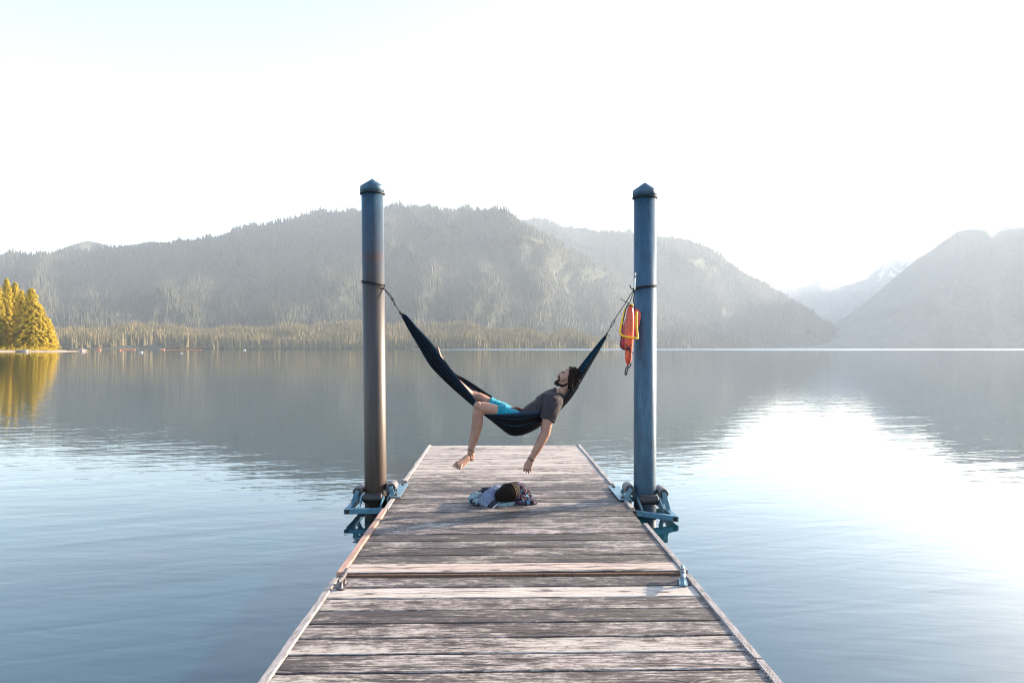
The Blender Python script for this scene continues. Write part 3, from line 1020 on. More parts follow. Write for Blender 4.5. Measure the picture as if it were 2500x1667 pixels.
for i in range(npl):
    y = STEP - 0.035 - 0.1985 * (i + 0.5)
    st = [0.57, 0.26, 0.48, 0.61, 0.49, 0.40, 0.44, 0.49][i] if i < 8 else rp.uniform(0.36, 0.6)
    col = [(0.92, 0.92, 0.98), (1.12, 1.08, 1.08), (1, 0.97, 0.96), (0.95, 0.92, 0.92), (1.02, 0.99, 0.98), (1.03, 1, 1), (1.03, 1, 1.02), (1, 0.97, 0.95)][i] if i < 8 else (1, 0.97, 0.97)
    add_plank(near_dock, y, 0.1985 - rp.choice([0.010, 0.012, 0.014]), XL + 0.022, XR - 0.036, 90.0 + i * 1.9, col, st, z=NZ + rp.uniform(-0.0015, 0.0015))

def part_box(name, parent, c, size, mat, bevel=0.004):
    bm = bmesh.new()
    add_box(bm, (0, 0, 0), size, None, bevel)
    o = build(name, bm, mat)
    o.parent = parent
    o.location = Vector(c) - parent.location
    return o
def edge_strip(name, parent, x0, x1, y0, y1, z0, z1, mat, wob=0.004, seed=1.0):
    """a board along the dock's side with a slightly worn edge"""
    n = max(8, int((y1 - y0) * 7))
    verts, faces = [], []
    for i in range(n + 1):
        y = y0 + (y1 - y0) * i / n
        a, b = wob * fnoise(y * 2.3, 0, seed), wob * fnoise(y * 2.3, 4, seed)
        c = wob * 0.5 * fnoise(y * 1.7, 9, seed)
        for (x, z) in ((x0 + a, z0), (x1 + b, z0), (x1 + b, z1 - 0.006 + c), (x1 + b - 0.006, z1 + c), (x0 + a + 0.006, z1 + c), (x0 + a, z1 - 0.006 + c)):
            verts.append((x - (x0 + x1) / 2, y - (y0 + y1) / 2, z - (z0 + z1) / 2))
    for i in range(n):
        for k in range(6):
            faces.append((i * 6 + k, i * 6 + (k + 1) % 6, (i + 1) * 6 + (k + 1) % 6, (i + 1) * 6 + k))
    faces.append(tuple(range(6)))
    faces.append(tuple(n * 6 + k for k in range(5, -1, -1)))
    faces = [tuple(reversed(f)) for f in faces]
    o = pydata(name, verts, faces, mat)
    o.parent = parent
    o.location = Vector(((x0 + x1) / 2, (y0 + y1) / 2, (z0 + z1) / 2)) - parent.location
    return o

part_box('float_frame', far_dock, (0.115, (STEP + END) / 2, -0.20), (2.34, END - STEP - 0.06, 0.30), MT['edge_dark'])
part_box('float_frame', near_dock, (0.115, 2.12, -0.225), (2.34, 5.18, 0.30), MT['edge_dark'])
part_box('end_board', far_dock, (0.115, STEP - 0.016, -0.060), (2.42, 0.026, 0.104), MT['edge_brown'])
edge_strip('edge_board', far_dock, XL, XL + 0.046, 8.05, END, -0.09, 0.012, MT['edge_pale'], 0.008, 1.0)
edge_strip('edge_board', far_dock, XL, XL + 0.046, 6.66, 7.10, -0.09, 0.010, MT['edge_pale'], 0.005, 2.0)
edge_strip('edge_board', far_dock, XL - 0.010, XL + 0.044, STEP - 0.02, 6.65, -0.10, 0.012, MT['edge_pink'], 0.008, 3.0)
edge_strip('edge_board', far_dock, XR - 0.042, XR, 7.82, END, -0.09, 0.012, MT['edge_pale'], 0.006, 4.0)
edge_strip('edge_board', far_dock, XR - 0.042, XR + 0.004, 6.62, 6.96, -0.09, 0.014, MT['edge_pale'], 0.006, 5.0)
edge_strip('rub_strip', far_dock, XR - 0.042, XR + 0.002, STEP - 0.02, 6.05, -0.09, 0.010, MT['strip_dash'], 0.004, 6.0)
edge_strip('rub_strip', near_dock, XL - 0.028, XL + 0.020, -0.4, STEP - 0.06, -0.12, -0.012, MT['strip'], 0.003, 7.0)
edge_strip('rub_strip', near_dock, XR - 0.034, XR + 0.014, 3.46, STEP - 0.04, -0.12, -0.010, MT['strip_dash'], 0.003, 8.0)
edge_strip('rub_strip', near_dock, XR - 0.034, XR + 0.014, -0.4, 3.44, -0.12, -0.010, MT['strip_dash'], 0.003, 9.0)

# horn cleats
def cleat(x, y, z, mat, label, skew=0.0):
    t = empty('dock_cleat', (x, y, z), label, 'cleat', 'dock cleats')
    q = Matrix.Rotation(skew, 4, 'Z')
    T = lambda a, b, c: Vector((x, y, z)) + q @ Vector((a, b, c))
    for s in (-1, 1):
        bm = bmesh.new()
        add_tube(bm, [T(0, s * 0.05, 0.006), T(0, s * 0.045, 0.03), T(0, s * 0.034, 0.055)], [(0.026, 0.017), (0.015, 0.012), (0.017, 0.014)], 10, 3)
        build('pedestal', bm, mat, t, True)
    bm = bmesh.new()
    add_tube(bm, [T(0, -0.115, 0.072), T(0, -0.05, 0.063), T(0, 0.05, 0.063), T(0, 0.125, 0.074)], [0.011, 0.017, 0.017, 0.011], 12, 4)
    build('horn', bm, mat, t, True)
    bm = bmesh.new()
    add_box(bm, T(0, 0, 0.003), (0.056, 0.14, 0.006), q.to_quaternion(), 0.002)
    build('base_plate', bm, mat, t)
    for s in (-0.03, 0.03):
        bm = bmesh.new()
        add_cyl(bm, T(0, s, 0.07), T(0, s, 0.086), 0.012, seg=6)
        build('bolt', bm, MT['dark_steel'], t)
    return t
cleat(-1.028, 4.58, NZ + 0.001, MT['dark_steel'], 'dark steel cleat on the dock edge by the cedar edge board')
cleat(1.255, 4.60, NZ + 0.001, MT['blue_lite'], 'pale blue steel cleat on the dock edge below the blue piling', R(-14))

# ================================================================== PILINGS
def piling(top_px, bot_px, top_y, rim_y, Y, r, mat, label, cap_mat):
    bot = P(bot_px[0], bot_px[1], Y)
    tip = P(top_px, top_y, Y)
    rim = P(top_px, rim_y, Y)
    ax_ = (rim - bot).normalized()
    foot = bot + ax_ * ((-2.5 - bot.z) / ax_.z)
    t = empty('steel_piling', bot + ax_ * ((WATER - bot.z) / ax_.z), label, 'piling', 'pilings holding the dock')
    bm = bmesh.new()
    L = (rim - foot).length + 0.02
    add_lathe(bm, foot, ax_, [(r, 0.0), (r, L * 0.5), (r, L)], 48)
    build('shaft', bm, mat, t, True)
    hr = (rim - foot).length
    ht = (tip - foot).length
    bm = bmesh.new()
    add_lathe(bm, foot, ax_, [(r + 0.006, hr + 0.006), (r + 0.0125, hr + 0.008), (r + 0.0125, hr + 0.070), (r + 0.009, hr + 0.080), (0.016, ht - 0.008), (0.006, ht)], 48)
    cap = build('cap', bm, cap_mat, t)
    for p in cap.data.polygons:
        p.use_smooth = len(p.vertices) == 4
    bm = bmesh.new()
    add_lathe(bm, foot, ax_, [(r + 0.002, hr - 0.004), (r + 0.017, hr - 0.004), (r + 0.017, hr + 0.0055), (r + 0.002, hr + 0.0055)], 48)
    build('cap_ring', bm, MT['rubber'], t, True)
    return foot, ax_
LP_Y, RP_Y, PR = 7.25, 7.10, 0.116
lfoot, lax = piling(909.0, (917.5, 1215), 437, 474, LP_Y, PR, MT['pile_brown'], 'brown and blue steel piling with a cone cap on the foot side of the hammock', MT['pile_blue'])
rfoot, rax = piling(1574.5, (1574.5, 1225), 446, 484, RP_Y, PR, MT['pile_blue'], 'blue steel piling with a cone cap where the rescue buoys hang', MT['pile_blue'])
def on_axis(foot, ax_, z):
    return foot + ax_ * ((z - foot.z) / ax_.z)

# ================================================================== PILE GUIDES (roller frames)
def pile_guide(sx, foot, ax_, edge_x, plate_y, label):
    """sx = -1: guide on the low-x side of the dock, +1 on the high-x side"""
    c = on_axis(foot, ax_, 0.0)
    yb, yf = c.y + 0.33, c.y - 0.37
    xo = c.x + sx * 0.215
    t = empty('pile_guide', (edge_x, plate_y, 0.0), label, 'pile guide', 'pile guides')
    tb = 0.052
    zb = -0.068
    def piece(name, fn, mat, smooth=False):
        bm = bmesh.new()
        fn(bm)
        return build(name, bm, mat, t, smooth)
    # plate on the deck, turned down over the side
    piece('deck_plate', lambda bm: add_box(bm, (edge_x - sx * 0.035, plate_y, 0.0195), (0.125, 0.68, 0.009), None, 0.002), MT['blue_lite'])
    piece('side_plate', lambda bm: add_box(bm, (edge_x + sx * 0.030, plate_y, -0.042), (0.009, 0.68, 0.12), None, 0.002), MT['blue_lite'])
    for dy in (-0.27, 0.27):
        q0 = Vector((edge_x - sx * 0.045, plate_y + dy, 0.0242))
        piece('bolt', lambda bm: add_lathe(bm, q0, (0, 0, 1), [(0.024, 0), (0.024, 0.004), (0.016, 0.0045), (0.016, 0.018), (0.012, 0.020)], 8), MT['dark_steel'])
    # square tube frame round the pile
    ze = zb - (0.055 if sx > 0 else 0.0)
    piece('frame_tube', lambda bm: add_bar(bm, (edge_x + sx * 0.036, yf, zb + 0.004), (xo + sx * 0.03, yf, ze), tb, tb), MT['blue'])
    piece('frame_tube', lambda bm: add_bar(bm, (edge_x + sx * 0.036, yb, zb + 0.004), (xo + sx * 0.03, yb, ze), tb, tb), MT['blue'])
    piece('frame_tube', lambda bm: add_bar(bm, (xo, yf + tb / 2 + 0.001, ze + 0.004), (xo, yb - tb / 2 - 0.001, ze + 0.004), tb, tb), MT['blue'])
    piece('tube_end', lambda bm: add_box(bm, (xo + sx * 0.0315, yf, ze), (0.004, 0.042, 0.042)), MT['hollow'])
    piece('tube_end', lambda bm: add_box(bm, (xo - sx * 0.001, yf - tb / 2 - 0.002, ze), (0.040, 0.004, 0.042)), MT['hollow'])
    # rollers with their arms
    def roller(a, b, rad, arm_base, mat=MT['roller']):
        a, b = Vector(a), Vector(b)
        d = (b - a).normalized()
        def body(bm):
            n = 28
            add_lathe(bm, a, d, [(rad * 0.80, 0.0), (rad * 0.97, 0.004), (rad, 0.012), (rad, (b - a).length - 0.012), (rad * 0.97, (b - a).length - 0.004), (rad * 0.80, (b - a).length)], n)
        ro = piece('roller', body, mat, True)
        for e, s in ((a, -1), (b, 1)):
            piece('axle', lambda bm: add_cyl(bm, e + d * s * 0.002, e + d * s * 0.022, rad * 0.34, seg=16), MT['blue_lite'])
            piece('roller_end', lambda bm: add_cyl(bm, e + d * s * 0.0002, e + d * s * 0.002, rad * 0.78, seg=24), MT['rubber'])
        for e, s in ((a, -1), (b, 1)):
            q = e + d * s * 0.012
            base = Vector(arm_base)
            base = base + d * (q - base).dot(d)
            piece('arm', lambda bm: add_bar(bm, q + (q - base).normalized() * rad * 0.4, base, 0.010, 0.044) if abs(d.z) < 0.5 else None, MT['blue_lite'] if sx > 0 else MT['blue'])
    rr = 0.052
    # on the deck plate
    gx = c.x - sx * (PR + rr + 0.004)
    gx = gx if sx * (edge_x - gx) < 0.05 else edge_x + sx * 0.02
    roller((c.x - sx * (PR + rr + 0.006), c.y - 0.09, 0.105), (c.x - sx * (PR + rr + 0.006), c.y + 0.09, 0.105), rr, (edge_x - sx * 0.02, c.y, 0.030))
    # outer
    roller((c.x + sx * (PR + rr + 0.004), c.y - 0.11, 0.068), (c.x + sx * (PR + rr + 0.004), c.y + 0.11, 0.068), rr, (xo, c.y, ze + 0.03))
    # towards the near side and the far side
    roller((c.x - 0.095, c.y - PR - rr - 0.006, 0.020), (c.x + 0.095, c.y - PR - rr - 0.006, 0.020), rr * 0.95, (c.x, yf, zb + 0.02), MT['rubber'])
    roller((c.x - 0.095, c.y + PR + rr + 0.006, 0.020), (c.x + 0.095, c.y + PR + rr + 0.006, 0.020), rr * 0.95, (c.x, yb, zb + 0.02), MT['rubber'])
    return t
pile_guide(-1, lfoot, lax, XL, 7.46, 'blue steel roller guide round the brown piling')
pile_guide(1, rfoot, rax, XR, 7.28, 'blue steel roller guide round the blue piling')

# ================================================================== HAMMOCK
def Z(zx, zy, Y):                       # read off an enlarged view of the hammock
    return P(960 + zx / 3.7333, 740 + zy / 3.7333, Y)

ST = [  # near edge, bottom, far edge (enlarged view), their distances
    ((80, 98), (74, 110), (84, 97), 7.205, 7.20, 7.215),
    ((128, 118), (86, 140), (126, 112), 7.175, 7.20, 7.235),
    ((216, 222), (160, 272), (222, 220), 7.145, 7.20, 7.265),
    ((330, 345), (242, 411), (334, 340), 7.115, 7.20, 7.295),
    ((440, 490), (340, 572), (448, 486), 7.085, 7.20, 7.325),
    ((560, 645), (455, 695), (556, 630), 7.06, 7.20, 7.36),
    ((660, 765), (572, 803), (640, 680), 7.03, 7.20, 7.40),
    ((742, 868), (672, 888), (742, 742), 7.00, 7.19, 7.43),
    ((800, 985), (770, 968), (836, 806), 6.94, 7.17, 7.46),
    ((870, 1012), (872, 1045), (930, 866), 6.905, 7.16, 7.47),
    ((960, 1008), (965, 1122), (1005, 918), 6.885, 7.17, 7.48),
    ((1060, 1003), (1055, 1190), (1075, 962), 6.88, 7.18, 7.48),
    ((1150, 996), (1130, 1205), (1160, 985), 6.89, 7.19, 7.48),
    ((1250, 991), (1240, 1172), (1265, 960), 6.91, 7.19, 7.48),
    ((1345, 990), (1350, 1112), (1372, 895), 6.965, 7.19, 7.47),
    ((1450, 965), (1460, 1028), (1470, 815), 7.02, 7.19, 7.45),
    ((1548, 878), (1552, 938), (1562, 728), 7.05, 7.19, 7.42),
    ((1608, 780), (1634, 845), (1640, 650), 7.075, 7.19, 7.38),
    ((1690, 672), (1712, 715), (1708, 566), 7.10, 7.19, 7.33),
    ((1782, 540), (1802, 560), (1788, 466), 7.13, 7.19, 7.28),
    ((1872, 400), (1884, 420), (1864, 372), 7.16, 7.19, 7.23),
    ((1936, 300), (1946, 306), (1930, 290), 7.185, 7.19, 7.205),
]
st = catmull([list(Z(*n, a)) + list(Z(*b, q)) + list(Z(*f, c)) for n, b, f, a, q, c in ST], 5)
NT = 44
verts, uvs = [], []
for i, row in enumerate(st):
    N_, B_, F_ = Vector(row[0:3]), Vector(row[3:6]), Vector(row[6:9])
    s = i / (len(st) - 1)
    gather = (abs(s - 0.5) * 2) ** 1.5
    for k in range(NT + 1):
        t = -1 + 2 * k / NT
        E = N_ if t < 0 else F_
        q = abs(t) * math.pi / 2
        a, b = math.sin(q), 1 - math.cos(q)
        p = Vector((B_.x + (E.x - B_.x) * (0.5 * a + 0.5 * b), B_.y + (E.y - B_.y) * a, B_.z + (E.z - B_.z) * b))
        pl = math.sin(k * 1.55 + 2.0 * math.sin(s * 5)) * (0.004 + 0.007 * gather) * (1 if 0 < k < NT else 0)
        pl *= min(1.0, 12 * s, 12 * (1 - s))
        outw = Vector((0, -1 if t < 0 else 1, -0.4)).normalized()
        verts.append(p + outw * pl)
        uvs.append((s, k / NT))
W1 = NT + 1
faces = [(i * W1 + k, (i + 1) * W1 + k, (i + 1) * W1 + k + 1, i * W1 + k + 1) for i in range(len(st) - 1) for k in range(NT)]
hammock = empty('hammock', Z(1130, 1205, 7.19), 'dark navy striped cloth hammock slung between the two pilings', 'hammock')
cl = pydata('cloth', verts, faces, MT['hammock'], hammock, True)
uvl = cl.data.uv_layers.new(name='UVMap')
for lp in cl.data.loops:
    uvl.data[lp.index].uv = uvs[lp.vertex_index]
sol = cl.modifiers.new('thickness', 'SOLIDIFY')
sol.thickness = 0.004

def cord(name, pts, rad, mat, parent=None, seg=7, n=5, closed=False):
    bm = bmesh.new()
    add_tube(bm, pts, rad, seg, n, closed=closed)
    return build(name, bm, mat, parent, True)

lend, rend = Z(76, 100, 7.2), Z(1942, 297, 7.19)
for nm, e, d in (('whipping', lend, (st[3][0:3])), ('whipping', rend, (st[-4][0:3]))):
    q = Vector(d)
    cord(nm, [e + (e - q) * 0.05, e + (q - e) * 0.22], [0.012, 0.019], MT['rope'], hammock)

def around(foot, ax_, z0, tilt, r, n=20, a0=0.0, a1=6.283):
    c = on_axis(foot, ax_, z0)
    return [c + Vector((r * math.cos(a0 + (a1 - a0) * k / n), r * math.sin(a0 + (a1 - a0) * k / n), tilt * math.cos(a0 + (a1 - a0) * k / n))) for k in range(n)]

# suspension at the brown piling
zl = P(917, 694, LP_Y).z
lrope = empty('hammock_rope', on_axis(lfoot, lax, zl), 'black cord tied round the brown piling, holding the hammock foot end', 'rope', 'hammock ropes')
for k in range(2):
    cord('loop', around(lfoot, lax, zl + 0.012 * k, -0.016 - 0.006 * k, PR + 0.006), 0.0055, MT['rope'], lrope, closed=True, n=3)
kn = P(936, 704, 7.20)
cord('strand', [kn + Vector((-0.05, -0.06, 0.02)), kn, P(956, 730, 7.2), P(978, 764, 7.2), lend], 0.0045, MT['rope'], lrope)
cord('strand', [kn + Vector((-0.02, -0.05, 0.0)), kn + Vector((0.012, 0, -0.008)), P(958, 727, 7.205), P(964, 742, 7.2)], 0.004, MT['rope'], lrope)
for c, rr in ((P(957, 730, 7.2), 0.011), (P(963.5, 743.5, 7.2), 0.010), (P(977, 763, 7.2), 0.013), (kn, 0.012)):
    bm = bmesh.new()
    add_ell(bm, c, (rr, rr * 0.9, rr * 1.2), None, 10)
    build('knot', bm, MT['rope'], lrope, True)
cord('loose_end', [kn, kn + Vector((0.02, -0.02, 0.02)), P(938.5, 693.5, 7.2)], [0.004, 0.004, 0.003], MT['rope'], lrope)
cord('loose_end', [P(957, 730, 7.2), P(960.5, 728.5, 7.19)], 0.004, MT['rope'], lrope)

# suspension at the blue piling
zr = P(1575, 703, RP_Y).z
rrope = empty('hammock_rope', on_axis(rfoot, rax, zr), 'black cord tied round the blue piling, holding the hammock head end', 'rope', 'hammock ropes')
for k in range(2):
    cord('loop', around(rfoot, rax, zr + 0.012 * k, 0.014, PR + 0.006), 0.0055, MT['rope'], rrope, closed=True, n=3)
kr = P(1548, 708, 7.03)
cord('strand', [kr + Vector((0.06, -0.05, 0.012)), kr, P(1525, 743, 7.08), P(1499, 782, 7.14)], 0.0045, MT['rope'], rrope)
cord('strand', [P(1491.5, 797, 7.16), P(1485, 809, 7.18), rend], 0.0045, MT['rope'], rrope)
ca, cb = P(1500, 780.5, 7.14), P(1491, 799, 7.16)
dv, sv = (cb - ca), Vector((0.016, 0, 0.010))
cord('carabiner', [ca, ca + dv * 0.25 + sv, ca + dv * 0.75 + sv * 0.8, cb, ca + dv * 0.75 - sv * 0.6, ca + dv * 0.25 - sv], 0.0042, MT['rope'], rrope, closed=True)
bm = bmesh.new()
add_ell(bm, kr, (0.014, 0.013, 0.018), None, 10)
build('knot', bm, MT['rope'], rrope, True)
bm = bmesh.new()
add_ell(bm, P(1481.5, 815, 7.185), (0.013, 0.012, 0.013), None, 10)
build('knot', bm, MT['rope'], rrope, True)
cord('loose_end', [P(1481.5, 815, 7.18), P(1486, 818, 7.17), P(1488.5, 820, 7.17)], 0.0035, MT['rope'], rrope)
cord('loose_end', [kr, P(1541, 704, 7.02), P(1538, 697, 7.02)], [0.005, 0.005, 0.006], MT['rope'], rrope)

# ================================================================== RESCUE BUOYS
def V4(zx, zy, Y):
    return P(1440 + zx / 5.225, 640 + zy / 5.225, Y)
def rescue_buoy(top, bot, fat, flat, mat, label, Y0, dent=0.0):
    t = empty('rescue_buoy', bot, label, 'rescue buoy', 'rescue buoys on the blue piling')
    bm = bmesh.new()
    L = (bot - top)
    prof = [(0.0, 0.30), (0.05, 0.65), (0.15, 0.88), (0.32, 1.0), (0.55, 1.0), (0.68, 0.93), (0.745, 0.84), (0.76, 0.78), (0.88, 0.74), (0.95, 0.55), (1.0, 0.22)]
    add_tube(bm, [top + L * p for p, _ in prof], [(fat * q, flat * q) for _, q in prof], 24, 4, side=(1, 0, 0))
    build('body', bm, mat, t, True)
    bm = bmesh.new()
    p = top + L * 0.235
    d = L.normalized()
    add_tube(bm, [p - d * 0.002, p + d * 0.002], [(fat * 0.965 + 0.001, flat * 0.965 + 0.001)] * 2, 24, 1, side=(1, 0, 0), round_ends=False)
    build('seam', bm, MT['rubber'], t, True)
    return t
b2 = rescue_buoy(V4(596, 600, 6.985), V4(428, 1112, 6.965), 0.078, 0.032, MT['crimson'], 'faded crimson rescue buoy leaning behind the orange one', 6.98)
b1 = rescue_buoy(V4(517, 560, 6.90), V4(487, 1305, 6.89), 0.046, 0.048, MT['orange'], 'bright orange torpedo rescue buoy with a yellow strap', 6.9)
# yellow strap on the orange buoy
ys_ = [V4(452, 600, 6.89), V4(425, 700, 6.87), V4(392, 830, 6.855), V4(388, 895, 6.85), V4(412, 935, 6.84), V4(480, 955, 6.825), V4(560, 966, 6.82), V4(600, 970, 6.83), V4(612, 955, 6.84), V4(602, 880, 6.845), V4(594, 760, 6.85), V4(598, 636, 6.86)]
bm = bmesh.new()
add_tube(bm, ys_, [(0.0045, 0.011)] * len(ys_), 8, 4, side=(0, 1, 0))
build('strap', bm, MT['yellow'], b1, True)
bm = bmesh.new()
add_tube(bm, [V4(515, 545, 6.885), V4(540, 535, 6.88), V4(545, 560, 6.88)], 0.008, 8, 3)
build('strap_knot', bm, MT['yellow'], b1, True)
brope = empty('buoy_rope', kr, 'thin black cord hanging the two rescue buoys from the blue piling', 'rope')
cord('line', [kr, V4(540, 430, 6.98), V4(505, 525, 6.90)], 0.0045, MT['rope'], brope)
cord('line', [kr + Vector((0.012, 0, 0)), V4(556, 480, 6.96), V4(566, 540, 6.95), V4(575, 600, 6.96)], 0.0045, MT['rope'], brope)
cord('line', [V4(500, 525, 6.89), V4(470, 570, 6.88), V4(428, 740, 6.865), V4(402, 940, 6.86), V4(396, 1070, 6.87), V4(410, 1100, 6.86), V4(460, 1108, 6.845), V4(505, 1106, 6.845)], 0.0058, MT['rope'], brope)
cord('line', [V4(470, 580, 6.86), V4(515, 545, 6.85), V4(552, 575, 6.86)], 0.004, MT['rope'], brope)
cord('line', [V4(455, 1050, 6.85), V4(490, 1095, 6.84), V4(535, 1050, 6.85)], 0.0045, MT['rope'], brope)
cord('line', [V4(505, 1105, 6.845), V4(530, 1140, 6.86), V4(562, 1170, 6.94)], 0.0045, MT['rope'], brope)
cord('line', [V4(520, 1100, 6.845), V4(522, 1200, 6.84), V4(500, 1300, 6.85)], 0.004, MT['rope'], brope)
cord('line', [V4(490, 1312, 6.89), V4(462, 1355, 6.89), V4(450, 1410, 6.89), V4(458, 1438, 6.89), V4(472, 1410, 6.89), V4(486, 1350, 6.89), V4(510, 1330, 6.89), V4(526, 1300, 6.88)], 0.0062, MT['rope'], brope)
cord('line', [V4(490, 520, 6.89), V4(430, 490, 6.87), V4(390, 462, 6.86)], 0.0035, MT['rope'], brope)

# bright metal rod fixed to the blue piling
rod = empty('metal_rod', V4(576, 345, 6.97), 'short bright metal rod upright on the blue piling above the buoys', 'rod')
cord('shaft', [V4(575, 350, 6.975), V4(579, 240, 6.975), V4(584, 135, 6.975)], 0.0075, MT['chrome'], rod)
bm = bmesh.new()
add_ell(bm, V4(584.5, 120, 6.975), (0.010, 0.010, 0.012), None, 12)
build('tip', bm, MT['dark_steel'], rod, True)
bm = bmesh.new()
add_cyl(bm, V4(582, 175, 6.975), V4(580, 195, 6.975), 0.0095, seg=12)
build('collar', bm, MT['edge_brown'], rod, True)

# ================================================================== PERSON
def X(px, py, Y):                       # full-size photograph pixels
    return P(px, py, Y)
person = empty('person', Z(1110, 1170, 7.2), 'bearded long-haired person in grey T-shirt and turquoise shorts lounging in the hammock', 'person')
SIDE = (0, 1, 0)
bm = bmesh.new()
# trunk
add_tube(bm, [Z(1075, 1090, 7.2), Z(1130, 1088, 7.2), Z(1230, 1050, 7.2), Z(1320, 985, 7.2), Z(1402, 920, 7.19), Z(1462, 862, 7.19), Z(1500, 826, 7.18)],
         [(0.135, 0.085), (0.165, 0.100), (0.150, 0.092), (0.155, 0.100), (0.168, 0.104), (0.150, 0.080), (0.085, 0.058)], 24, 4, side=SIDE)
# near leg over the edge
kneeN, ankN = Z(786, 958, 6.93), Z(706, 1352, 6.92)
add_tube(bm, [Z(1110, 1074, 7.11), Z(1010, 1028, 7.06), Z(900, 978, 6.985), Z(815, 956, 6.935), kneeN], [0.096, 0.084, 0.070, 0.063, 0.060], 20, 4)
add_tube(bm, [kneeN, Z(768, 1030, 6.93), Z(764, 1110, 6.94), Z(738, 1230, 6.935), Z(714, 1310, 6.925), ankN], [0.060, 0.055, 0.057, 0.046, 0.035, 0.034], 20, 4)
add_ell(bm, Z(772, 938, 6.91), (0.045, 0.045, 0.048))
heelN = Z(712, 1412, 6.925)
add_tube(bm, [ankN, Z(711, 1385, 6.925), heelN], [0.034, 0.036, 0.030], 16, 3)
# foot
add_tube(bm, [Z(706, 1402, 6.92), Z(672, 1415, 6.885), Z(628, 1455, 6.84), Z(594, 1484, 6.805)], [(0.033, 0.034), (0.036, 0.033), (0.043, 0.024), (0.046, 0.016)], 18, 4, side=(0.65, 0.62, 0.15))
for k, (tx, ty, Yk, rr, ln) in enumerate([(610, 1508, 6.782, 0.0118, 1.0), (589, 1508, 6.788, 0.0084, 1.0), (572, 1503, 6.795, 0.0080, 1.0), (556, 1497, 6.805, 0.0076, 1.0), (542, 1488, 6.818, 0.0074, 1.0)]):
    a = Z(628 - k * 11, 1462 - k * 5, 6.83 + k * 0.009)
    b = Z(tx, ty, Yk)
    add_tube(bm, [a, (a + b) / 2 + Vector((0, 0, 0.004)), b], [rr, rr * 0.95, rr * 0.92], 10, 3)
# far leg in the hammock
kneeF, ankF = Z(742, 856, 7.33), Z(497, 625, 7.23)
add_tube(bm, [Z(1110, 1060, 7.30), Z(1000, 1000, 7.33), Z(870, 920, 7.34), Z(795, 872, 7.335), kneeF], [0.098, 0.088, 0.072, 0.062, 0.060], 20, 4)
add_tube(bm, [kneeF, Z(700, 838, 7.31), Z(645, 795, 7.28), Z(565, 712, 7.25), ankF], [0.060, 0.053, 0.055, 0.044, 0.034], 20, 4)
add_ell(bm, Z(738, 838, 7.325), (0.045, 0.045, 0.046))
add_tube(bm, [Z(486, 628, 7.23), Z(472, 590, 7.225), Z(442, 525, 7.215), Z(420, 470, 7.21)], [(0.033, 0.034), (0.036, 0.032), (0.044, 0.024), (0.046, 0.016)], 18, 4, side=(0.1, 1, 0))
for k in range(5):
    y = 7.185 + k * 0.018
    a = Z(424, 470 + k * 3, y)
    b = Z(404 + k * 3, 408 + k * 11, y + 0.002 * k)
    rr = (0.0135, 0.0105, 0.0098, 0.0092, 0.0088)[k]
    add_tube(bm, [a, (a + b) / 2, b], [rr, rr, rr * 0.92], 10, 3)
# near arm hanging
shN, elN, wrN = Z(1462, 912, 7.02), Z(1388, 1185, 6.925), Z(1258, 1418, 6.905)
add_tube(bm, [Z(1480, 880, 7.07), shN, Z(1428, 1000, 6.955), Z(1403, 1090, 6.935), elN], [0.066, 0.066, 0.060, 0.056, 0.048], 18, 4)
add_tube(bm, [elN, Z(1362, 1235, 6.92), Z(1315, 1320, 6.91), Z(1280, 1380, 6.905), wrN], [0.048, 0.048, 0.043, 0.034, (0.026, 0.033)], 18, 4)
# near hand, fingers loosely curled
add_tube(bm, [wrN, Z(1248, 1440, 6.90), Z(1234, 1470, 6.895), Z(1226, 1492, 6.892)], [(0.026, 0.030), (0.022, 0.036), (0.021, 0.043), (0.016, 0.044)], 16, 4, side=(0.25, 1, 0.1))
for k, (mx, tx, ty, L) in enumerate([(1194, 1192, 1528, 1), (1215, 1213, 1541, 1), (1236, 1235, 1546, 1), (1257, 1257, 1536, 1)]):
    a = Z(mx + 4, 1488, 6.885)
    m = Z(mx - 2, 1512, 6.868)
    b = Z(tx, ty, 6.882)
    e = Z(tx + 4, ty - 6, 6.903)
    rr = (0.0080, 0.0086, 0.0088, 0.0082)[k]
    add_tube(bm, [a, m, b, e], [rr * 1.08, rr, rr * 0.92, rr * 0.8], 10, 3)
add_tube(bm, [Z(1226, 1448, 6.915), Z(1203, 1478, 6.925), Z(1200, 1505, 6.925)], [0.013, 0.0112, 0.009], 10, 3)
# far arm across the belly
shF, elF, wrF = Z(1452, 862, 7.36), Z(1318, 1000, 7.42), Z(1172, 978, 7.27)
add_tube(bm, [Z(1470, 850, 7.30), shF, Z(1385, 930, 7.42), elF], [0.066, 0.062, 0.054, 0.046], 16, 4)
add_tube(bm, [elF, Z(1270, 985, 7.385), wrF], [0.046, 0.043, 0.030], 16, 4)
add_tube(bm, [wrF, Z(1145, 968, 7.235), Z(1112, 962, 7.20)], [(0.022, 0.028), (0.020, 0.036), (0.017, 0.040)], 14, 4, side=(0.1, 0.6, 0.8))
for k in range(4):
    a = Z(1116, 950 + k * 14, 7.185 - k * 0.004)
    m = Z(1080 + k * 3, 954 + k * 12, 7.165 - k * 0.004)
    b = Z(1076 + k * 4, 968 + k * 10, 7.172 - k * 0.004)
    e = Z(1096 + k * 2, 976 + k * 7, 7.18)
    rr = (0.0092, 0.0100, 0.0096, 0.0085)[k]
    add_tube(bm, [a, m, b, e], [rr * 1.08, rr, rr * 0.92, rr * 0.8], 10, 3)
add_tube(bm, [Z(1150, 955, 7.20), Z(1118, 946, 7.165), Z(1094, 952, 7.155)], [0.013, 0.0110, 0.009], 10, 3)
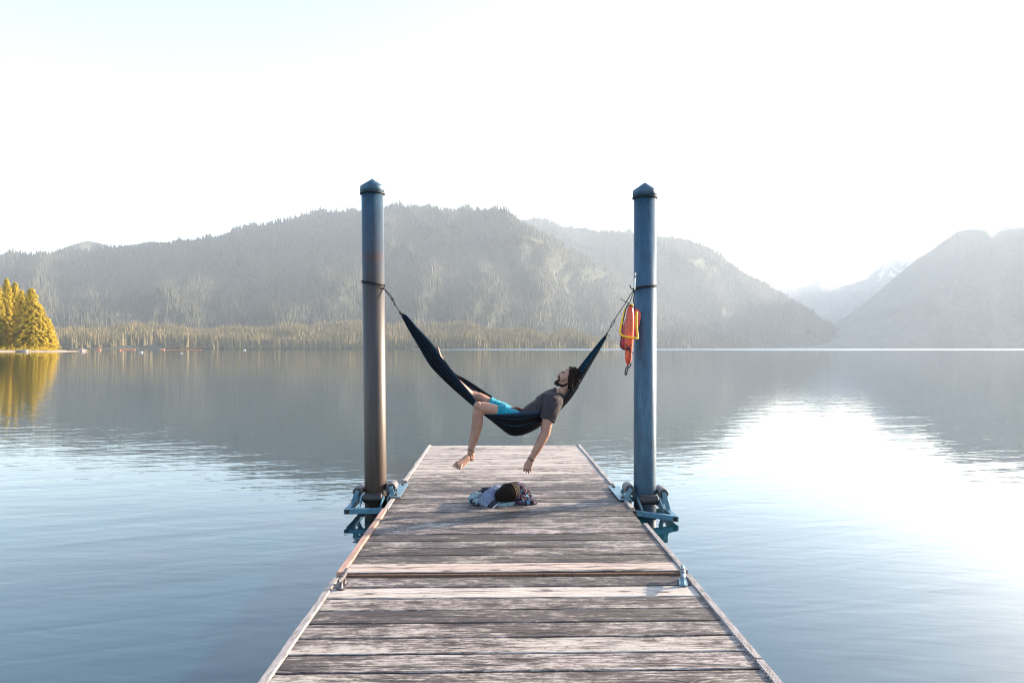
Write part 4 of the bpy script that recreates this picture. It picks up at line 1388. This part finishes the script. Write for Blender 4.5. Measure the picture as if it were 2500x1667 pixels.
# neck and head
HU = Vector((0.74, 0.0, 0.67)).normalized()
HF = Vector((-0.67, -0.10, 0.74)).normalized()
HF = (HF - HU * HF.dot(HU)).normalized()
HS = HU.cross(HF)
AX = (HF, HU, HS)
HY = 7.16
add_tube(bm, [X(1366, 968, 7.18), X(1375, 956, 7.17), X(1384, 940, HY), X(1388, 930, HY)], [0.066, 0.056, 0.056, 0.060], 18, 4)
add_ell(bm, X(1393, 917, HY), (0.086, 0.090, 0.072), AX)
add_ell(bm, X(1380, 920, HY), (0.060, 0.084, 0.062), AX)
add_tube(bm, [X(1385, 936, HY), X(1372, 937, HY), X(1360, 934.5, HY)], [(0.056, 0.036), (0.046, 0.030), (0.024, 0.021)], 16, 4, side=HS)
add_ell(bm, X(1359, 934, HY), (0.021, 0.021, 0.022), AX)
add_tube(bm, [X(1375, 909.5, HY), X(1369, 912, HY), X(1364.3, 914.8, HY)], [0.010, 0.0115, 0.0125], 12, 3)
add_ell(bm, X(1365.5, 917, HY), (0.012, 0.011, 0.018), AX)
for s in (-1, 1):
    add_ell(bm, X(1376, 911.5, HY) + HS * 0.026 * s, (0.018, 0.010, 0.026), AX)
    add_ell(bm, X(1374, 922, HY) + HS * 0.038 * s, (0.030, 0.034, 0.024), AX)
    add_ell(bm, X(1383.5, 928.5, HY) + HS * 0.070 * s - HF * 0.004, (0.015, 0.029, 0.010), AX)
add_ell(bm, X(1362.5, 922, HY), (0.012, 0.008, 0.022), AX)
add_ell(bm, X(1361.6, 925.2, HY), (0.012, 0.008, 0.020), AX)
body = fuse('body', bm, 0.0040, 2, MT['skin'], person)

def eyebits():
    for s in (-1, 1):
        bm = bmesh.new()
        add_ell(bm, X(1373.6, 914.8, HY) + HS * 0.030 * s - HF * 0.002, (0.009, 0.0055, 0.013), AX, 12)
        build('eye', bm, MT['eye'], person, True)
        bm = bmesh.new()
        a = X(1373.6, 910.2, HY) + HS * 0.014 * s + HF * 0.010
        b = X(1376.6, 911.0, HY) + HS * 0.048 * s - HF * 0.002
        add_tube(bm, [a, (a + b) / 2 + HF * 0.008 + HU * 0.004, b], [0.005, 0.0062, 0.004], 8, 3)
        build('eyebrow', bm, MT['hair'], person, True)
eyebits()

def shag(amp, fq, seed):
    def f(c, n):
        k = fnoise(c.x * fq, c.z * fq, seed + c.y * fq * 0.6, 3)
        return c + n * (amp * k)
    return f
bm = bmesh.new()
add_ell(bm, X(1399.5, 915, HY), (0.080, 0.088, 0.082), AX)
add_ell(bm, X(1394, 905, HY), (0.040, 0.040, 0.066), AX)
add_ell(bm, X(1403, 930, HY), (0.052, 0.075, 0.078), AX)
for s in (-1, 1):
    add_tube(bm, [X(1393, 906, HY) + HS * 0.055 * s, X(1391, 920, HY) + HS * 0.074 * s, X(1390, 934, HY) + HS * 0.074 * s, X(1392, 947, HY + 0.01) + HS * 0.062 * s, X(1390, 957, HY + 0.02) + HS * 0.05 * s],
             [0.030, 0.032, 0.032, 0.026, 0.014], 12, 4)
add_tube(bm, [X(1402, 930, HY), X(1402, 944, HY + 0.02), X(1396, 956, HY + 0.03)], [0.062, 0.046, 0.026], 14, 4)
fuse('hair', bm, 0.005, 1, MT['hair'], person, shag(0.011, 48, 2.0))
# loose strands over the cloth
for k in range(9):
    s = -0.075 + 0.012 * k
    a = X(1404 - k * 0.4, 922 + k, HY) + HS * (-0.06 + 0.004 * k)
    b = X(1409 - k, 936 + 0.6 * k, HY) + HS * (-0.07 + 0.006 * k)
    c = X(1407 - 1.6 * k, 948 + 0.9 * k, HY) + HS * (-0.075 + 0.006 * k)
    cord('hair_lock', [a, b, c], [0.008, 0.007, 0.002], MT['hair'], person, 6, 4)
bm = bmesh.new()
add_ell(bm, X(1358.5, 934.5, HY), (0.025, 0.024, 0.026), AX)
add_ell(bm, X(1361, 938.5, HY), (0.020, 0.017, 0.026), AX)
add_tube(bm, [X(1366, 918.8, HY) + HS * 0.030, X(1362.6, 919.3, HY) + HF * 0.004, X(1366, 918.8, HY) - HS * 0.030], [0.006, 0.0075, 0.006], 8, 4)
for s in (-1, 1):
    add_tube(bm, [X(1361, 936, HY) + HS * 0.014 * s, X(1367, 939, HY) + HS * 0.034 * s, X(1376, 939, HY) + HS * 0.050 * s, X(1383, 932, HY) + HS * 0.061 * s, X(1387, 924, HY) + HS * 0.066 * s], [0.018, 0.015, 0.012, 0.009, 0.009], 10, 4)
    add_tube(bm, [X(1366, 918.8, HY) + HS * 0.028 * s, X(1364, 926, HY) + HS * 0.030 * s, X(1360, 932, HY) + HS * 0.018 * s], [0.006, 0.007, 0.010], 8, 4)
fuse('beard', bm, 0.0045, 1, MT['hair'], person, shag(0.003, 90, 5.0))

# T-shirt with folds
def folds(amp, seed):
    def f(c, n):
        u = c.x * 0.75 + c.z * 0.65
        v = c.x * 0.65 - c.z * 0.75
        k = mn.noise(Vector((v * 16 + 2 * mn.noise(Vector((u * 5, v * 5, seed))), u * 5.5, c.y * 9 + seed)))
        k2 = mn.noise(Vector((v * 34, u * 12, c.y * 20 + seed)))
        return c + n * amp * (0.5 - 1.8 * abs(k) + 0.5 * k2)
    return f
bm = bmesh.new()
add_tube(bm, [Z(1118, 1082, 7.2), Z(1150, 1078, 7.2), Z(1230, 1046, 7.2), Z(1320, 981, 7.2), Z(1402, 916, 7.19), Z(1460, 860, 7.19), Z(1494, 828, 7.18)],
         [(0.172, 0.108), (0.176, 0.110), (0.166, 0.106), (0.170, 0.112), (0.184, 0.116), (0.166, 0.094), (0.088, 0.064)], 28, 4, side=SIDE, round_ends=False)
add_tube(bm, [Z(1486, 868, 7.09), Z(1463, 908, 7.02), Z(1432, 990, 6.965), Z(1404, 1068, 6.943)], [0.084, 0.088, 0.084, 0.077], 20, 4, round_ends=False)
add_tube(bm, [Z(1440, 905, 7.10), Z(1420, 960, 7.04), Z(1408, 1010, 6.985)], [0.085, 0.075, 0.05], 16, 4)
add_tube(bm, [Z(1476, 848, 7.28), Z(1450, 864, 7.36), Z(1392, 925, 7.42), Z(1350, 968, 7.425)], [0.080, 0.078, 0.070, 0.064], 20, 4, round_ends=False)
add_tube(bm, [X(1360, 966, 7.18), X(1367, 957, 7.175)], [0.080, 0.068], 20, 3, round_ends=False)
shirt = fuse('t_shirt', bm, 0.0055, 2, MT['shirt'], person, folds(0.014, 3.0))
# shorts
bm = bmesh.new()
add_tube(bm, [Z(1060, 1085, 7.2), Z(1110, 1090, 7.2), Z(1160, 1080, 7.2)], [(0.165, 0.100), (0.176, 0.112), (0.172, 0.110)], 26, 4, side=SIDE)
add_tube(bm, [Z(1110, 1072, 7.11), Z(1030, 1034, 7.07), Z(970, 1002, 7.03), Z(922, 984, 7.0)], [0.108, 0.098, 0.086, 0.080], 22, 4, round_ends=False)
add_tube(bm, [Z(1110, 1058, 7.30), Z(1010, 1002, 7.33), Z(930, 955, 7.34), Z(862, 912, 7.34)], [0.112, 0.104, 0.094, 0.090], 22, 4, round_ends=False)
fuse('shorts', bm, 0.0055, 2, MT['shorts'], person, folds(0.012, 8.0))
# cords on ankle and wrist
def band(name, c, axis, r, rad, mat):
    t, s, u = frame_of(Vector((0, 0, 0)), Vector(axis))
    cord(name, [c + s * r * math.cos(6.283 * k / 16) + u * r * math.sin(6.283 * k / 16) for k in range(16)], rad, mat, person, 7, 2, closed=True)
band('anklet', Z(711, 1340, 6.922), ankN - Z(738, 1230, 6.935) + Vector((-0.02, 0, 0.02)), 0.0375, 0.0042, MT['band'])
band('bracelet', Z(1262, 1412, 6.905), wrN - elN, 0.0355, 0.0045, MT['band_pale'])
band('bracelet', Z(1255, 1424, 6.904), wrN - elN + Vector((0.02, 0, 0)), 0.0355, 0.0040, MT['band'])

# ================================================================== CLOTHES ON THE DECK
def V3(zx, zy, z):                      # enlarged view of the clothes, on height z
    return PZ(1060 + zx / 7.84, 1060 + zy / 7.84, z)
def V3Y(zx, zy, Y):
    return P(1060 + zx / 7.84, 1060 + zy / 7.84, Y)

def crumple(amp, fq, seed, floor=0.004):
    def f(c, n):
        k = mn.noise(Vector((c.x * fq + 1.5 * mn.noise(c * 9), c.y * fq * 0.8, c.z * fq * 1.3 + seed)))
        k2 = mn.noise(Vector((c.x * fq * 2.6, c.y * fq * 2.4, c.z * fq * 2.6 + seed)))
        p = c + n * amp * (1.0 - 2.2 * abs(k) + 0.4 * k2)
        p.z = max(p.z, floor)
        return p
    return f

jack = empty('jacket', V3(980, 1330, 0.0), 'crumpled blue-grey fleece jacket with dark printed lining on the deck', 'jacket')
bm = bmesh.new()
add_tube(bm, [V3Y(1250, 1085, 6.98), V3Y(1150, 1120, 6.90), V3Y(1050, 1230, 6.82), V3Y(960, 1350, 6.75)], [(0.05, 0.05), (0.062, 0.050), (0.074, 0.042), (0.070, 0.024)], 18, 4, side=(0.75, 0.6, 0.2))
add_tube(bm, [V3Y(1270, 1040, 7.05), V3Y(1180, 1052, 7.04), V3Y(1110, 1090, 7.0), V3Y(1030, 1180, 6.92)], [0.042, 0.040, 0.038, 0.030], 14, 4)
add_ell(bm, V3Y(1150, 1190, 6.93), (0.10, 0.09, 0.075))
fuse('body', bm, 0.006, 2, MT['fleece'], jack, crumple(0.010, 22, 1.0))
bm = bmesh.new()
add_tube(bm, [V3Y(1225, 1235, 6.86), V3Y(1150, 1310, 6.79), V3Y(1075, 1395, 6.725)], [(0.030, 0.032), (0.034, 0.034), (0.030, 0.018)], 14, 4, side=(0.7, 0.7, 0))
fuse('cuff', bm, 0.006, 2, MT['navy'], jack, crumple(0.004, 30, 2.0))
cord('piping', [V3Y(1215, 1228, 6.84), V3Y(1250, 1262, 6.83), V3Y(1232, 1318, 6.79), V3Y(1165, 1372, 6.72), V3Y(1112, 1418, 6.69)], [0.007, 0.009, 0.008, 0.007, 0.005], MT['white'], jack)
bm = bmesh.new()
add_tube(bm, [V3Y(1040, 1085, 7.03), V3Y(930, 1105, 7.03), V3Y(880, 1160, 6.98), V3Y(900, 1230, 6.90)], [0.040, 0.036, 0.036, 0.036], 14, 4)
add_tube(bm, [V3Y(860, 1320, 6.78), V3Y(820, 1290, 6.80), V3Y(740, 1280, 6.82)], [0.035, 0.040, 0.026], 12, 4)
fuse('lining', bm, 0.006, 2, MT['navy'], jack, crumple(0.010, 28, 4.0))
bm = bmesh.new()
add_tube(bm, [V3Y(840, 1170, 6.93), V3Y(770, 1215, 6.88), V3Y(705, 1275, 6.84)], [(0.055, 0.034), (0.062, 0.040), (0.035, 0.02)], 14, 4)
add_tube(bm, [V3Y(980, 1240, 6.80), V3Y(890, 1285, 6.78), V3Y(800, 1270, 6.80)], [0.030, 0.034, 0.030], 12, 4)
fuse('sleeve', bm, 0.006, 2, MT['mint'], jack, crumple(0.010, 26, 6.0))

tw = empty('folded_towel', V3(1360, 1350, 0.0), 'pale mint towel edge lying under the dark felt hat', 'towel')
for k in range(3):
    bm = bmesh.new()
    add_tube(bm, [V3Y(1215, 1352 - 16 * k, 6.80), V3Y(1300, 1362 - 16 * k, 6.78), V3Y(1400, 1350 - 17 * k, 6.79), V3Y(1525, 1312 - 15 * k, 6.85)], [(0.045, 0.0085)] * 4, 14, 4, side=(0.15, 1, 0))
    build('fold', bm, MT['mint'], tw, True)

hat = empty('felt_hat', V3(1420, 1300, 0.0), 'dark brown-black felt hat tipped on its side on the clothes heap', 'hat')
bm = bmesh.new()
hc, hd = V3Y(1380, 1130, 6.83), Vector((0.74, 0.40, 0.14)).normalized()
add_tube(bm, [hc - hd * 0.060, hc - hd * 0.025, hc + hd * 0.02, hc + hd * 0.062], [(0.058, 0.062), (0.078, 0.080), (0.088, 0.088), (0.088, 0.088)], 24, 4, side=(0.3, -0.9, 0))
add_ell(bm, V3Y(1385, 1040, 6.87), (0.055, 0.055, 0.050))
fuse('crown', bm, 0.006, 4, MT['beanie'], hat, crumple(0.005, 9, 3.0))
_, hs, hu = frame_of(Vector((0, 0, 0)), hd)
for k, (off, rr) in enumerate(((0.064, 0.0905), (0.080, 0.0895))):
    cord('brim_braid', [hc + hd * off + hs * rr * math.cos(6.283 * q / 20) + hu * rr * math.sin(6.283 * q / 20) for q in range(20)], 0.0036 if k == 0 else 0.0028, MT['cord_gold'], hat, 7, 2, closed=True)

bag = empty('printed_shirt', V3(1720, 1340, 0.0), 'black cloth with pale and blue printed pattern heaped beside the hat', 'shirt')
bm = bmesh.new()
add_tube(bm, [V3Y(1560, 1130, 6.98), V3Y(1650, 1190, 6.95), V3Y(1760, 1250, 6.92), V3Y(1850, 1300, 6.89)], [(0.11, 0.115), (0.11, 0.105), (0.10, 0.078), (0.055, 0.042)], 20, 4, side=(0.2, 1, 0))
add_ell(bm, V3Y(1770, 1310, 6.85), (0.10, 0.06, 0.042))
add_ell(bm, V3Y(1620, 1270, 6.85), (0.08, 0.06, 0.07))
fuse('cloth', bm, 0.006, 2, MT['print_dark'], bag, crumple(0.012, 20, 9.0))
